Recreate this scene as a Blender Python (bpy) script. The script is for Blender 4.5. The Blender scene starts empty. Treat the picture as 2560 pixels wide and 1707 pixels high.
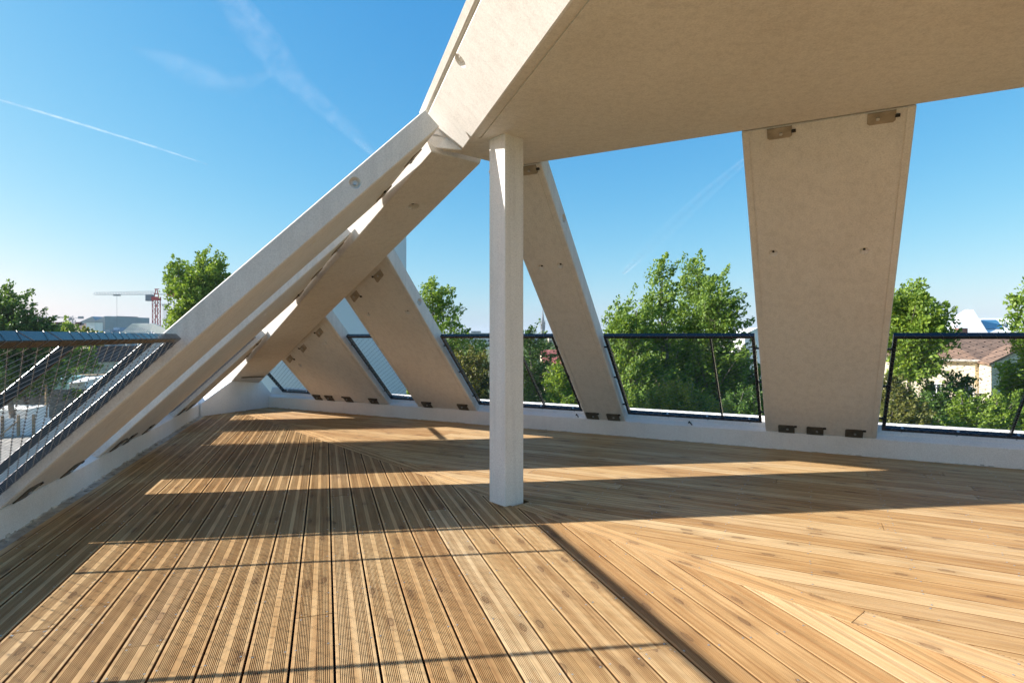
import bpy, bmesh, math, random
import numpy as np
from mathutils import Vector, Matrix
R = math.radians
scene = bpy.context.scene
col = scene.collection

# ------------------------------------------------------------------ camera, sky, sun, exposure
EYE = 1.15
FPX, HOR = 1432.4, 840.7
cam = bpy.data.cameras.new('camera'); camo = bpy.data.objects.new('camera', cam); col.objects.link(camo)
cam.sensor_width = 36; cam.lens = FPX / 2560 * 36; cam.shift_y = -(853.5 - HOR) / 2560
cam.clip_start = 0.05; cam.clip_end = 90000
camo.location = (0, 0, EYE); camo.rotation_euler = (R(90), 0, 0)
scene.camera = camo

SUN_DIR = Vector((-1.924, -0.052, 1.0)).normalized()
SUN_EL = math.asin(SUN_DIR.z)
world = bpy.data.worlds.new('World'); scene.world = world; world.use_nodes = True
wn = world.node_tree.nodes; wl = world.node_tree.links
sky = wn.new('ShaderNodeTexSky'); sky.sky_type = 'NISHITA'; sky.sun_disc = False
sky.sun_elevation = SUN_EL; sky.sun_rotation = math.atan2(SUN_DIR.x, SUN_DIR.y)
sky.altitude = 0; sky.air_density = 1.0; sky.dust_density = 0.9; sky.ozone_density = 3.0
# one tone curve over the whole sky: the photograph compresses the bright horizon and deepens the blue
sp_ = wn.new('ShaderNodeSeparateColor'); cb_ = wn.new('ShaderNodeCombineColor'); wl.new(sky.outputs[0], sp_.inputs[0])
for ch, (gain, powr) in enumerate(((.0722 * .9, 1.5), (.2349 * .9, .77), (.4956 * .9, .373))):
    pw = wn.new('ShaderNodeMath'); pw.operation = 'POWER'; pw.inputs[1].default_value = powr; wl.new(sp_.outputs[ch], pw.inputs[0])
    mu = wn.new('ShaderNodeMath'); mu.operation = 'MULTIPLY'; mu.inputs[1].default_value = gain * 4.66; wl.new(pw.outputs[0], mu.inputs[0])
    mi = wn.new('ShaderNodeMath'); mi.operation = 'MINIMUM'; mi.inputs[1].default_value = 4.66 * (3.2, 2.8, 2.3)[ch]; wl.new(mu.outputs[0], mi.inputs[0]); wl.new(mi.outputs[0], cb_.inputs[ch])
wl.new(cb_.outputs[0], wn['Background'].inputs[0]); wn['Background'].inputs[1].default_value = 0.097
sun = bpy.data.lights.new('sun', 'SUN'); suno = bpy.data.objects.new('sun', sun); col.objects.link(suno)
sun.energy = 4.5; sun.angle = R(0.53); sun.color = (1.0, 0.965, 0.915)
suno.rotation_euler = SUN_DIR.to_track_quat('Z', 'Y').to_euler(); suno.location = (-30, 0, 25)
vs = scene.view_settings; vs.view_transform = 'Standard'; vs.look = 'None'; vs.gamma = 1; vs.use_curve_mapping = False
vs.exposure = 1.3
cy = scene.cycles; cy.max_bounces = 7; cy.diffuse_bounces = 5; cy.glossy_bounces = 2; cy.transmission_bounces = 2; cy.transparent_max_bounces = 12; cy.volume_bounces = 0

# ------------------------------------------------------------------ helpers
rnd = random.Random(7)
def tag(o, label=None, cat=None, group=None, kind=None):
    if label: o['label'] = label
    if cat: o['category'] = cat
    if group: o['group'] = group
    if kind: o['kind'] = kind
    return o
def empty(name, loc, label, cat, group=None):
    o = bpy.data.objects.new(name, None); col.objects.link(o); o.location = loc; o.empty_display_size = 0.2
    return tag(o, label, cat, group)
class MB:
    def __init__(s): s.v = []; s.f = []
    def poly(s, pts, faces):
        n = len(s.v); s.v += [tuple(p) for p in pts]; s.f += [tuple(i + n for i in f) for f in faces]; return s
    def hexa(s, p):       # p[0:4] bottom ring, p[4:8] top ring
        return s.poly(p, [(3, 2, 1, 0), (4, 5, 6, 7), (0, 1, 5, 4), (1, 2, 6, 5), (2, 3, 7, 6), (3, 0, 4, 7)])
    def box(s, a, b):
        (x0, y0, z0), (x1, y1, z1) = a, b
        return s.hexa([(x0, y0, z0), (x1, y0, z0), (x1, y1, z0), (x0, y1, z0), (x0, y0, z1), (x1, y0, z1), (x1, y1, z1), (x0, y1, z1)])
    def prism(s, ring, off):      # ring of points extruded by off
        n = len(ring); off = Vector(off); r2 = [Vector(p) + off for p in ring]
        return s.poly(list(ring) + r2, [tuple(range(n - 1, -1, -1)), tuple(range(n, 2 * n))] + [(i, (i + 1) % n, n + (i + 1) % n, n + i) for i in range(n)])
    def rings(s, rr, cap=True):
        n = len(rr[0]); m = len(rr); pts = [p for r in rr for p in r]; fs = []
        for k in range(m - 1):
            for i in range(n):
                j = (i + 1) % n; fs.append((k * n + i, k * n + j, (k + 1) * n + j, (k + 1) * n + i))
        if cap: fs += [tuple(range(n - 1, -1, -1)), tuple((m - 1) * n + i for i in range(n))]
        return s.poly(pts, fs)
    def tube(s, a, b, r0, r1=None, n=6, twist=0):
        a = Vector(a); b = Vector(b); r1 = r0 if r1 is None else r1; d = (b - a).normalized()
        x = d.orthogonal().normalized(); y = d.cross(x)
        return s.rings([[p + (x * math.cos(2 * math.pi * i / n + twist) + y * math.sin(2 * math.pi * i / n + twist)) * r for i in range(n)] for p, r in ((a, r0), (b, r1))])
    def bar(s, a, b, x, y, hx, hy):     # rectangular bar from a to b, half sizes along x and y
        a = Vector(a); b = Vector(b); x = Vector(x) * hx; y = Vector(y) * hy
        return s.hexa([a - x - y, a + x - y, a + x + y, a - x + y, b - x - y, b + x - y, b + x + y, b - x + y])
    def build(s, name, mat, parent=None, smooth=False, bevel=0, seg=1, loc=None):
        me = bpy.data.meshes.new(name); me.from_pydata(s.v, [], s.f)
        bm = bmesh.new(); bm.from_mesh(me); bmesh.ops.recalc_face_normals(bm, faces=bm.faces)
        if bevel: bmesh.ops.bevel(bm, geom=list(bm.edges), offset=bevel, segments=seg, affect='EDGES', profile=0.5, clamp_overlap=True)
        bm.to_mesh(me); bm.free()
        if smooth:
            for p in me.polygons: p.use_smooth = True
        me.materials.append(mat)
        o = bpy.data.objects.new(name, me); col.objects.link(o)
        if parent is not None: attach(o, parent)
        elif loc is not None: rebase(o, loc)
        return o
def rebase(o, loc):          # move the origin of a world-space mesh to loc
    o.data.transform(Matrix.Translation(-Vector(loc))); o.location = loc
def world_loc(o):
    v = Vector(o.location)
    while o.parent is not None:
        o = o.parent; v = v + Vector(o.location)
    return v
def attach(o, parent):       # meshes are built in world space, parents are unrotated
    o.parent = parent; rel = world_loc(parent)
    o.data.transform(Matrix.Translation(-rel)); o.location = (0, 0, 0)
def cut(o, cutter, bevelsafe=True):
    c = cutter.build('cutter', o.data.materials[0]); c.matrix_world = Matrix.Translation(world_loc(o) - Vector(world_loc(o)))
    c.data.transform(Matrix.Translation(-world_loc(o))); c.location = world_loc(o)
    bpy.context.view_layer.update()
    m = o.modifiers.new('cut', 'BOOLEAN'); m.operation = 'DIFFERENCE'; m.solver = 'EXACT'; m.object = c; m.use_self = True
    bpy.context.view_layer.update()
    dg = bpy.context.evaluated_depsgraph_get(); me = bpy.data.meshes.new_from_object(o.evaluated_get(dg))
    o.modifiers.clear()
    if len(me.polygons) > 5: o.data = me
    bpy.data.objects.remove(c)

# ------------------------------------------------------------------ materials
def newmat(name):
    m = bpy.data.materials.new(name); m.use_nodes = True; nt = m.node_tree
    return m, nt, nt.nodes, nt.links, nt.nodes['Principled BSDF']
def N(nd, kind, **kw):
    n = nd.new(kind)
    for k, v in kw.items():
        if k.startswith('i_'): n.inputs[k[2:].replace('_', ' ')].default_value = v
        else: setattr(n, k, v)
    return n
def ramp(nd, stops):
    r = nd.new('ShaderNodeValToRGB'); e = r.color_ramp.elements
    while len(e) > 1: e.remove(e[-1])
    e[0].position = stops[0][0]; e[0].color = stops[0][1]
    for p, c in stops[1:]:
        x = e.new(p); x.color = c
    return r
def g4(v): return (v, v, v, 1)
def mixrgb(nd, ln, fac, a, b, mode='MIX'):
    m = nd.new('ShaderNodeMix'); m.data_type = 'RGBA'; m.blend_type = mode
    for sock, val in ((m.inputs['Factor'], fac), (m.inputs['A'], a), (m.inputs['B'], b)):
        sk = sock
        if hasattr(val, 'is_linked'): ln.new(val, sk)
        else: sk.default_value = val
    return m
def mix_out(m): return [o for o in m.outputs if o.type == 'RGBA'][0]
def mix_rgba(nd, ln, fac, a, b, mode='MIX'):
    m = nd.new('ShaderNodeMix'); m.data_type = 'RGBA'; m.blend_type = mode
    ins = {'f': m.inputs[0], 'a': m.inputs[6], 'b': m.inputs[7]}
    for k, val in (('f', fac), ('a', a), ('b', b)):
        if isinstance(val, bpy.types.NodeSocket): ln.new(val, ins[k])
        else: ins[k].default_value = val
    return m.outputs[2]

def plain(name, rgb, rough=0.6, metal=0, noise=0.0, scale=3.0, bump=0.0, bscale=30):
    m, nt, nd, ln, b = newmat(name)
    b.inputs['Roughness'].default_value = rough; b.inputs['Metallic'].default_value = metal
    b.inputs['Base Color'].default_value = (*rgb, 1)
    tc = N(nd, 'ShaderNodeTexCoord')
    if noise:
        t = N(nd, 'ShaderNodeTexNoise', i_Scale=scale, i_Detail=6.0, i_Roughness=0.6); ln.new(tc.outputs['Object'], t.inputs['Vector'])
        d = tuple(c * (1 - noise) for c in rgb) + (1,); u = tuple(min(1, c * (1 + noise)) for c in rgb) + (1,)
        r = ramp(nd, [(0.3, d), (0.7, u)]); ln.new(t.outputs['Fac'], r.inputs[0]); ln.new(r.outputs[0], b.inputs['Base Color'])
    if bump:
        t2 = N(nd, 'ShaderNodeTexNoise', i_Scale=bscale, i_Detail=4.0); ln.new(tc.outputs['Object'], t2.inputs['Vector'])
        bp = N(nd, 'ShaderNodeBump', i_Strength=bump, i_Distance=0.02); ln.new(t2.outputs['Fac'], bp.inputs['Height']); ln.new(bp.outputs[0], b.inputs['Normal'])
    return m

def concrete(name, rgb, streak=True, pores=0.5):
    m, nt, nd, ln, b = newmat(name)
    tc = N(nd, 'ShaderNodeTexCoord'); oi = N(nd, 'ShaderNodeObjectInfo')
    off = N(nd, 'ShaderNodeVectorMath', operation='SCALE'); off.inputs['Scale'].default_value = 37.0
    ln.new(oi.outputs['Location'], off.inputs[0])
    ad = N(nd, 'ShaderNodeVectorMath', operation='ADD'); ln.new(tc.outputs['Object'], ad.inputs[0]); ln.new(off.outputs[0], ad.inputs[1])
    n1 = N(nd, 'ShaderNodeTexNoise', i_Scale=1.7, i_Detail=7.0, i_Roughness=0.62); ln.new(ad.outputs[0], n1.inputs['Vector'])
    n2 = N(nd, 'ShaderNodeTexNoise', i_Scale=110.0, i_Detail=4.0, i_Roughness=0.7); ln.new(ad.outputs[0], n2.inputs['Vector'])
    mp = N(nd, 'ShaderNodeMapping'); mp.inputs['Scale'].default_value = (22, 22, 1.2); ln.new(ad.outputs[0], mp.inputs[0])
    n3 = N(nd, 'ShaderNodeTexNoise', i_Scale=1.0, i_Detail=4.0); ln.new(mp.outputs[0], n3.inputs['Vector'])
    vo = N(nd, 'ShaderNodeTexVoronoi', i_Scale=22.0); ln.new(ad.outputs[0], vo.inputs['Vector'])
    c = rgb
    r1 = ramp(nd, [(0.28, (c[0] * .92, c[1] * .91, c[2] * .90, 1)), (0.5, (*c, 1)), (0.75, (min(1, c[0] * 1.04), min(1, c[1] * 1.04), min(1, c[2] * 1.04), 1))])
    ln.new(n1.outputs['Fac'], r1.inputs[0])
    r2 = ramp(nd, [(0.3, g4(.80)), (0.6, g4(1.0))]); ln.new(n2.outputs['Fac'], r2.inputs[0])
    o1 = mix_rgba(nd, ln, 1.0, r1.outputs[0], r2.outputs[0], 'MULTIPLY')
    r3 = ramp(nd, [(0.34, g4(.90)), (0.55, g4(1.0))]); ln.new(n3.outputs['Fac'], r3.inputs[0])
    o2 = mix_rgba(nd, ln, 0.8 if streak else 0.2, o1, r3.outputs[0], 'MULTIPLY')
    r4 = ramp(nd, [(0.035, g4(.35)), (0.06, g4(1.0))]); ln.new(vo.outputs['Distance'], r4.inputs[0])
    o3 = mix_rgba(nd, ln, pores, o2, r4.outputs[0], 'MULTIPLY')
    ln.new(o3, b.inputs['Base Color'])
    b.inputs['Roughness'].default_value = 0.78; b.inputs['Specular IOR Level'].default_value = 0.3
    bp = N(nd, 'ShaderNodeBump', i_Strength=0.25, i_Distance=0.004); ln.new(n2.outputs['Fac'], bp.inputs['Height'])
    bp2 = N(nd, 'ShaderNodeBump', i_Strength=0.12, i_Distance=0.03); ln.new(n1.outputs['Fac'], bp2.inputs['Height']); ln.new(bp.outputs[0], bp2.inputs['Normal'])
    ln.new(bp2.outputs[0], b.inputs['Normal'])
    return m

def wood(name):
    m, nt, nd, ln, b = newmat(name)
    tc = N(nd, 'ShaderNodeTexCoord'); oi = N(nd, 'ShaderNodeObjectInfo')
    cmb = N(nd, 'ShaderNodeCombineXYZ')
    for i, k in enumerate((91.0, 53.0, 17.0)):
        mm = N(nd, 'ShaderNodeMath', operation='MULTIPLY'); mm.inputs[1].default_value = k; ln.new(oi.outputs['Random'], mm.inputs[0]); ln.new(mm.outputs[0], cmb.inputs[i])
    ad = N(nd, 'ShaderNodeVectorMath', operation='ADD'); ln.new(tc.outputs['Object'], ad.inputs[0]); ln.new(cmb.outputs[0], ad.inputs[1])
    def mapped(sx, sy, sz=1.0):
        mp = N(nd, 'ShaderNodeMapping'); mp.inputs['Scale'].default_value = (sx, sy, sz); ln.new(ad.outputs[0], mp.inputs[0]); return mp.outputs[0]
    # knots
    warp = N(nd, 'ShaderNodeTexNoise', i_Scale=1.0, i_Detail=2.0); ln.new(mapped(14, 30), warp.inputs['Vector'])
    kv = N(nd, 'ShaderNodeVectorMath', operation='MULTIPLY_ADD'); kv.inputs[1].default_value = (.12, .12, 0); ln.new(warp.outputs['Color'], kv.inputs[0]); ln.new(mapped(3.2, 9.5, .01), kv.inputs[2])
    vk = N(nd, 'ShaderNodeTexVoronoi', i_Scale=1.0, i_Randomness=1.0); vk.voronoi_dimensions = '2D'; ln.new(kv.outputs[0], vk.inputs['Vector'])
    ksel = N(nd, 'ShaderNodeSeparateColor'); ln.new(vk.outputs['Color'], ksel.inputs[0])
    kth = N(nd, 'ShaderNodeMath', operation='GREATER_THAN'); kth.inputs[1].default_value = 0.72; ln.new(ksel.outputs[0], kth.inputs[0])
    kn = ramp(nd, [(0.03, g4(.62)), (0.075, g4(.5)), (0.095, g4(.95)), (0.125, g4(.28)), (0.26, g4(.12)), (0.42, g4(0.0))]); ln.new(vk.outputs['Distance'], kn.inputs[0])
    kf = N(nd, 'ShaderNodeMath', operation='MULTIPLY'); ln.new(kn.outputs[0], kf.inputs[0]); ln.new(kth.outputs[0], kf.inputs[1])
    # long grain, drawn aside by the knots
    push = N(nd, 'ShaderNodeMath', operation='MULTIPLY'); push.inputs[1].default_value = 1.6; ln.new(kf.outputs[0], push.inputs[0])
    pc = N(nd, 'ShaderNodeCombineXYZ'); ln.new(push.outputs[0], pc.inputs[1])
    gv = N(nd, 'ShaderNodeVectorMath', operation='ADD'); ln.new(mapped(0.8, 62.0, 8.0), gv.inputs[0]); ln.new(pc.outputs[0], gv.inputs[1])
    gr = N(nd, 'ShaderNodeTexNoise', i_Scale=1.0, i_Detail=4.0, i_Roughness=0.6, i_Distortion=0.25); ln.new(gv.outputs[0], gr.inputs['Vector'])
    fine = N(nd, 'ShaderNodeTexNoise', i_Scale=1.0, i_Detail=3.0); ln.new(mapped(5.0, 420.0, 30.0), fine.inputs['Vector'])
    blot = N(nd, 'ShaderNodeTexNoise', i_Scale=1.0, i_Detail=3.0); ln.new(mapped(3.2, 16.0), blot.inputs['Vector'])
    base = ramp(nd, [(0.0, (.45, .272, .118, 1)), (0.2, (.55, .372, .182, 1)), (0.4, (.475, .285, .118, 1)), (0.55, (.59, .42, .225, 1)), (0.7, (.50, .315, .140, 1)), (0.85, (.42, .250, .105, 1)), (1.0, (.60, .43, .235, 1))])
    ln.new(oi.outputs['Random'], base.inputs[0])
    rg = ramp(nd, [(0.27, (.55, .44, .34, 1)), (0.42, (.84, .77, .69, 1)), (0.56, (1.0, 1.0, 1.0, 1)), (0.74, (1.13, 1.15, 1.18, 1))]); ln.new(gr.outputs['Fac'], rg.inputs[0])
    c1 = mix_rgba(nd, ln, 0.8, base.outputs[0], rg.outputs[0], 'MULTIPLY')
    rf = ramp(nd, [(0.32, (.82, .78, .72, 1)), (0.55, (1, 1, 1, 1))]); ln.new(fine.outputs['Fac'], rf.inputs[0])
    c2 = mix_rgba(nd, ln, 0.6, c1, rf.outputs[0], 'MULTIPLY')
    rb = ramp(nd, [(0.36, (.78, .72, .64, 1)), (0.52, (1, 1, 1, 1))]); ln.new(blot.outputs['Fac'], rb.inputs[0])
    c3 = mix_rgba(nd, ln, 0.7, c2, rb.outputs[0], 'MULTIPLY')
    c4 = mix_rgba(nd, ln, kf.outputs[0], c3, (.15, .078, .034, 1))
    # groove shade painted into the colour: darker below the board face
    sx = N(nd, 'ShaderNodeSeparateXYZ'); ln.new(tc.outputs['Object'], sx.inputs[0])
    gz = N(nd, 'ShaderNodeMath', operation='LESS_THAN'); gz.inputs[1].default_value = -0.0011; ln.new(sx.outputs['Z'], gz.inputs[0])
    c5 = mix_rgba(nd, ln, gz.outputs[0], c4, mix_rgba(nd, ln, 1.0, c4, (.42, .34, .27, 1), 'MULTIPLY'))
    ln.new(c5, b.inputs['Base Color'])
    b.inputs['Roughness'].default_value = 0.6; b.inputs['Specular IOR Level'].default_value = 0.35
    bp = N(nd, 'ShaderNodeBump', i_Strength=0.3, i_Distance=0.0012); ln.new(fine.outputs['Fac'], bp.inputs['Height']); ln.new(bp.outputs[0], b.inputs['Normal'])
    return m

def leafmat(name, dark, light, trans=0.35):
    m, nt, nd, ln, b = newmat(name)
    tc = N(nd, 'ShaderNodeTexCoord'); ge = N(nd, 'ShaderNodeNewGeometry')
    n1 = N(nd, 'ShaderNodeTexNoise', i_Scale=0.9, i_Detail=3.0); ln.new(tc.outputs['Object'], n1.inputs['Vector'])
    mm = N(nd, 'ShaderNodeMath', operation='ADD'); ln.new(n1.outputs['Fac'], mm.inputs[0])
    ri = N(nd, 'ShaderNodeMath', operation='MULTIPLY_ADD'); ri.inputs[1].default_value = 0.5; ri.inputs[2].default_value = -0.25
    ln.new(ge.outputs['Random Per Island'], ri.inputs[0]); ln.new(ri.outputs[0], mm.inputs[1])
    r = ramp(nd, [(0.25, (*dark, 1)), (0.75, (*light, 1))]); ln.new(mm.outputs[0], r.inputs[0])
    ln.new(r.outputs[0], b.inputs['Base Color']); b.inputs['Roughness'].default_value = 0.5; b.inputs['Specular IOR Level'].default_value = 0.35
    tr = N(nd, 'ShaderNodeBsdfTranslucent'); yel = mix_rgba(nd, ln, 1.0, r.outputs[0], (1.25, 1.15, 0.5, 1), 'MULTIPLY'); ln.new(yel, tr.inputs[0])
    ms = N(nd, 'ShaderNodeMixShader'); ms.inputs[0].default_value = trans
    ln.new(b.outputs[0], ms.inputs[1]); ln.new(tr.outputs[0], ms.inputs[2]); ln.new(ms.outputs[0], nd['Material Output'].inputs[0])
    return m

M = {}
M['conc'] = concrete('white precast concrete', (.765, .735, .68))
M['conc_wall'] = concrete('painted concrete upstand', (.86, .84, .80), streak=False, pores=0.35)
M['conc_col'] = concrete('fair-faced concrete column', (.88, .86, .81), pores=0.9)
M['wood'] = wood('ribbed pine decking')
M['dark'] = plain('dark membrane', (.025, .022, .02), 0.9)
M['steel_black'] = plain('black painted steel', (.016, .021, .03), 0.27, 0.0, 0.2, 9, 0.05, 80)
M['plate_light'] = plain('dusty zinc plate', (.33, .28, .21), 0.6, 0.2, 0.3, 14)
M['steel_plate'] = plain('dull steel plate', (.13, .118, .092), 0.5, 0.6, 0.35, 14, 0.1, 60)
M['inox'] = plain('stainless wire', (.26, .24, .22), 0.45, 0.8)
M['inox_dark'] = plain('wire ferrule', (.16, .14, .12), 0.45, 0.8)
M['zinc'] = plain('zinc flashing', (.40, .37, .32), 0.8, 0.1, 0.4, 12)
M['socket'] = plain('galvanised socket', (.45, .47, .48), 0.4, 0.7)

# ------------------------------------------------------------------ frames of the terrace
A1, A2, TL, TR = R(-18.04), R(-62.49), R(44.25), R(45.1)
Z = Vector((0, 0, 1))
d1 = Vector((math.sin(A1), math.cos(A1), 0)); d2 = Vector((math.sin(A2), math.cos(A2), 0))
n1 = Vector((d1.y, -d1.x, 0)); n2 = Vector((-d2.y, d2.x, 0))
SL, SR, ZP = -1.739, -6.453, 0.175
eL = n1 * math.cos(TL) + Z * math.sin(TL); NL = -n1 * math.sin(TL) + Z * math.cos(TL)
eR = n2 * math.cos(TR) + Z * math.sin(TR); NR = -n2 * math.sin(TR) + Z * math.cos(TR)
PL0 = n1 * SL + Z * ZP; PR0 = n2 * SR + Z * ZP
def LP(u, v, w=0.0): return PL0 + d1 * u + eL * v + NL * w
def RP(u, v, w=0.0): return PR0 + d2 * u + eR * v + NR * w
def L2(u, s, z=0.0): return d1 * u + n1 * s + Z * z
def R2(u, s, z=0.0): return d2 * u + n2 * s + Z * z
H0 = Vector((-5.361, 10.265, 0)); HD = Vector((0.610, -0.711, 0.350)).normalized()
G = Vector((0.651, -0.759, 0)).normalized(); Q = Vector((0.759, 0.651, 0)).normalized()
def HP(t, q, z): return H0 + G * t + Q * q + Z * z         # along / across the diagonal, absolute height
HTAN = 0.350 / math.hypot(0.610, 0.711)
W1, W2 = Vector((-4.482, 8.269, 0)), Vector((-3.929, 9.418, 0))   # foot of the corner upstand
ZS = 2.522                                                         # soffit height
def PX(x, y, Y): return Vector(((x - 1280) / FPX * Y, Y, EYE - (y - HOR) / FPX * Y))
ZG = -8.6                                                          # street level

# ------------------------------------------------------------------ deck: every board is its own object
deck = bpy.data.objects.new('deck', None); col.objects.link(deck); deck.location = (0, 3, 0); tag(deck, 'mitred pine terrace deck of ribbed boards', None, None, 'structure')
BW, PITCH, TH = 0.1445, 0.15, 0.027
def profile(hw0, hw1):
    pts = [(hw0, -TH), (hw0, -0.0015), (hw0 + 0.0015, 0.0)]
    if hw1 - hw0 > 0.12:
        for c in (-0.0355, 0.0355):
            for k in range(8):
                y = c + (k - 3.5) * 0.0061
                pts += [(y - 0.0016, 0), (y - 0.0012, -0.0035), (y + 0.0012, -0.0035), (y + 0.0016, 0)]
    pts += [(hw1 - 0.0015, 0.0), (hw1, -0.0015), (hw1, -TH)]
    return pts
def board(origin, ang, ya, yb, f0, f1, dz=0.0):
    """board along local x; f0/f1 give the two ends as functions of local y"""
    pr = profile(ya, yb); n = len(pr)
    v = [(f0(y), y, z) for y, z in pr] + [(f1(y), y, z) for y, z in pr]
    f = [(i, (i + 1) % n, n + (i + 1) % n, n + i) for i in range(n)] + [tuple(range(n - 1, -1, -1)), tuple(range(n, 2 * n))]
    me = bpy.data.meshes.new('deck_board'); me.from_pydata(v, [], f)
    bm = bmesh.new(); bm.from_mesh(me); bmesh.ops.recalc_face_normals(bm, faces=bm.faces); bm.to_mesh(me); bm.free()
    me.materials.append(M['wood'])
    o = bpy.data.objects.new('deck_board', me); col.objects.link(o); o.parent = deck
    o.location = Vector(origin) + Z * dz - Vector(deck.location)
    o.rotation_euler = (rnd.uniform(-.002, .002), 0, ang)
    return o
def line_u(p, dirv, d, n, s):       # u where the line p+dirv*t reaches offset s
    k = (s - p.dot(n)) / dirv.dot(n); return (p + dirv * k).dot(d)
wallv = (W2 - W1).normalized(); toward = Vector((wallv.y, -wallv.x, 0))
wl_p = W1 + toward * 0.025
screws = MB()
def screw(p):
    a = rnd.random() * 3; r = 0.0042
    screws.rings([[p + Vector((math.cos(a + k * 1.0472), math.sin(a + k * 1.0472), 0)) * rr + Z * zz for k in range(6)] for rr, zz in ((r, -0.001), (r, 0.0006))])
def family(d, n, sgn, ang, edges, u_start, dgq):
    pd = H0 + Q * dgq
    for ya, yb in edges:
        sc = (ya + yb) / 2
        ends = lambda s: min(line_u(pd, G, d, n, s), line_u(wl_p, wallv, d, n, s))
        usewall = line_u(wl_p, wallv, d, n, sc) < line_u(pd, G, d, n, sc)
        pl, dl = (wl_p, wallv) if usewall else (pd, G)
        uend = min(ends(ya), ends(yb), ends(sc))
        if uend - u_start < 0.3: continue
        cuts = [u_start]
        u = u_start + rnd.uniform(.9, 4.6)
        while u < uend - 0.9:
            cuts.append(u); u += rnd.uniform(3.7, 5.2)
        loc_y = (lambda s: sgn * (s - sc))
        y0, y1 = sorted((loc_y(ya), loc_y(yb)))
        for i, c0 in enumerate(cuts):
            f0 = (lambda y, c0=c0: (0.0015 if i else 0))
            if i + 1 < len(cuts): f1 = (lambda y, L=cuts[i + 1] - c0: L - 0.0015)
            else: f1 = (lambda y, c0=c0: line_u(pl, dl, d, n, sc + sgn * y) - c0)
            board(d * c0 + n * sc, ang, y0, y1, f0, f1, rnd.uniform(-.0006, .0006))
        if yb - ya > 0.1:
            k = math.ceil(u_start / 0.45)
            while k * 0.45 < uend - 0.05:
                for dy in (-0.057, 0.057): screw(d * (k * 0.45 + rnd.uniform(-.012, .012)) + n * (sc + dy + rnd.uniform(-.003, .003)))
                k += 1
            for c0 in cuts[1:]:
                for du in (-0.02, 0.02):
                    for dy in (-0.05, 0.05): screw(d * (c0 + du) + n * (sc + dy))
g0 = 0.031
edgesL = [(-1.662, g0 - 11 * PITCH - 0.003)] + [(g0 + k * PITCH + 0.0042, g0 + (k + 1) * PITCH - 0.0042) for k in range(-11, 26)]
family(d1, n1, -1, math.atan2(d1.y, d1.x), edgesL, -3.6, -0.080)
edgesR = [(SR + 0.012 + k * PITCH + 0.0042, SR + 0.012 + (k + 1) * PITCH - 0.0042) for k in range(0, 50)]
family(d2, n2, 1, math.atan2(d2.y, d2.x), edgesR, -5.4, 0.080)
angG = math.atan2(G.y, G.x)
for t0, t1 in ((1.86, 4.9), (4.903, 8.115), (8.335, 10.42), (10.423, 13.8)):
    board(H0 + G * t0, angG, -0.0765, 0.0765, lambda y: 0.0, lambda y, L=t1 - t0: L)
    k = 0
    while k * 0.45 < t1 - t0:
        for dy in (-.05, .05): screw(H0 + G * (t0 + 0.04 + k * 0.45) + Q * dy)
        k += 1
so = screws.build('screw_heads', M['socket'], deck); so['kind'] = 'stuff'
base = MB().poly([L2(-4, -1.9, -.06), L2(9.4, -1.9, -.06), R2(8.4, -6.6, -.06), R2(-6, -6.6, -.06), Vector((9, -3, -.06)), Vector((4, -5, -.06))], [(0, 1, 2, 3, 4, 5)]).build('deck_underlay', M['dark'])
tag(base, 'dark membrane under the boards', None, None, 'structure'); rebase(base, (0, 3, -.06))

# ------------------------------------------------------------------ upstands
UW = 0.235
def upstand(name, P, u0, u1, label):
    prof = [(0, -0.12), (0, ZP - 0.010), (-0.010, ZP), (-0.055, ZP + .03), (-0.088, .305), (-0.096, .315), (-.128, .315), (-.14, .305), (-UW, .10), (-UW, -1.2), (-.12, -1.2)]
    ring = [P(u0, prof_s, z) for prof_s, z in prof]
    mb = MB(); mb.rings([ring, [P(u1, prof_s, z) for prof_s, z in prof]])
    o = mb.build(name, M['conc_wall']); rebase(o, P((u0 + u1) / 2, -UW / 2, 0)); return tag(o, label, 'wall', 'upstand walls round the terrace')
upstand('upstand_wall', lambda u, s, z: L2(u, SL + s, z), -3.5, 9.62, 'low white concrete upstand along the left edge, under the three overlapping slanted slabs')
upstand('upstand_wall', lambda u, s, z: R2(u, SR + s, z), -6.2, 7.86, 'long low white concrete upstand at the back, running behind the square column')
cb = MB()
back = -toward * 0.95
zt = lambda p, z: Vector((p.x, p.y, z))
ring = [zt(W1, -.12), zt(W2, -.12), zt(W2, .186), Vector((-4.035, 9.197, .452)), Vector((-4.266, 8.718, .468)), zt(W1, .186)]
cb.prism(ring, back + Vector((0, 0, 0.0)))
corner = cb.build('corner_upstand', M['conc_wall'], bevel=0.008); rebase(corner, (W1 + W2) / 2)
tag(corner, 'humped white concrete block at the far corner, foot of the sloping hip beam', 'wall')
fl = MB(); fl.bar(L2(-4, -1.702, -.012), L2(9.2, -1.702, -.012), n1, Z, .037, .010)
for k in range(120):
    u = rnd.uniform(-1, 9.1); s = rnd.uniform(-1.735, -1.68); r = rnd.uniform(.004, .012)
    fl.box((L2(u, s) - Vector((r, r, 0.002))), (L2(u, s) + Vector((r, r, r * .7))))
fo = fl.build('edge_flashing', M['zinc']); rebase(fo, L2(4, -1.702)); tag(fo, 'gritty grey metal strip between the left upstand and the boards', 'flashing')

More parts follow.
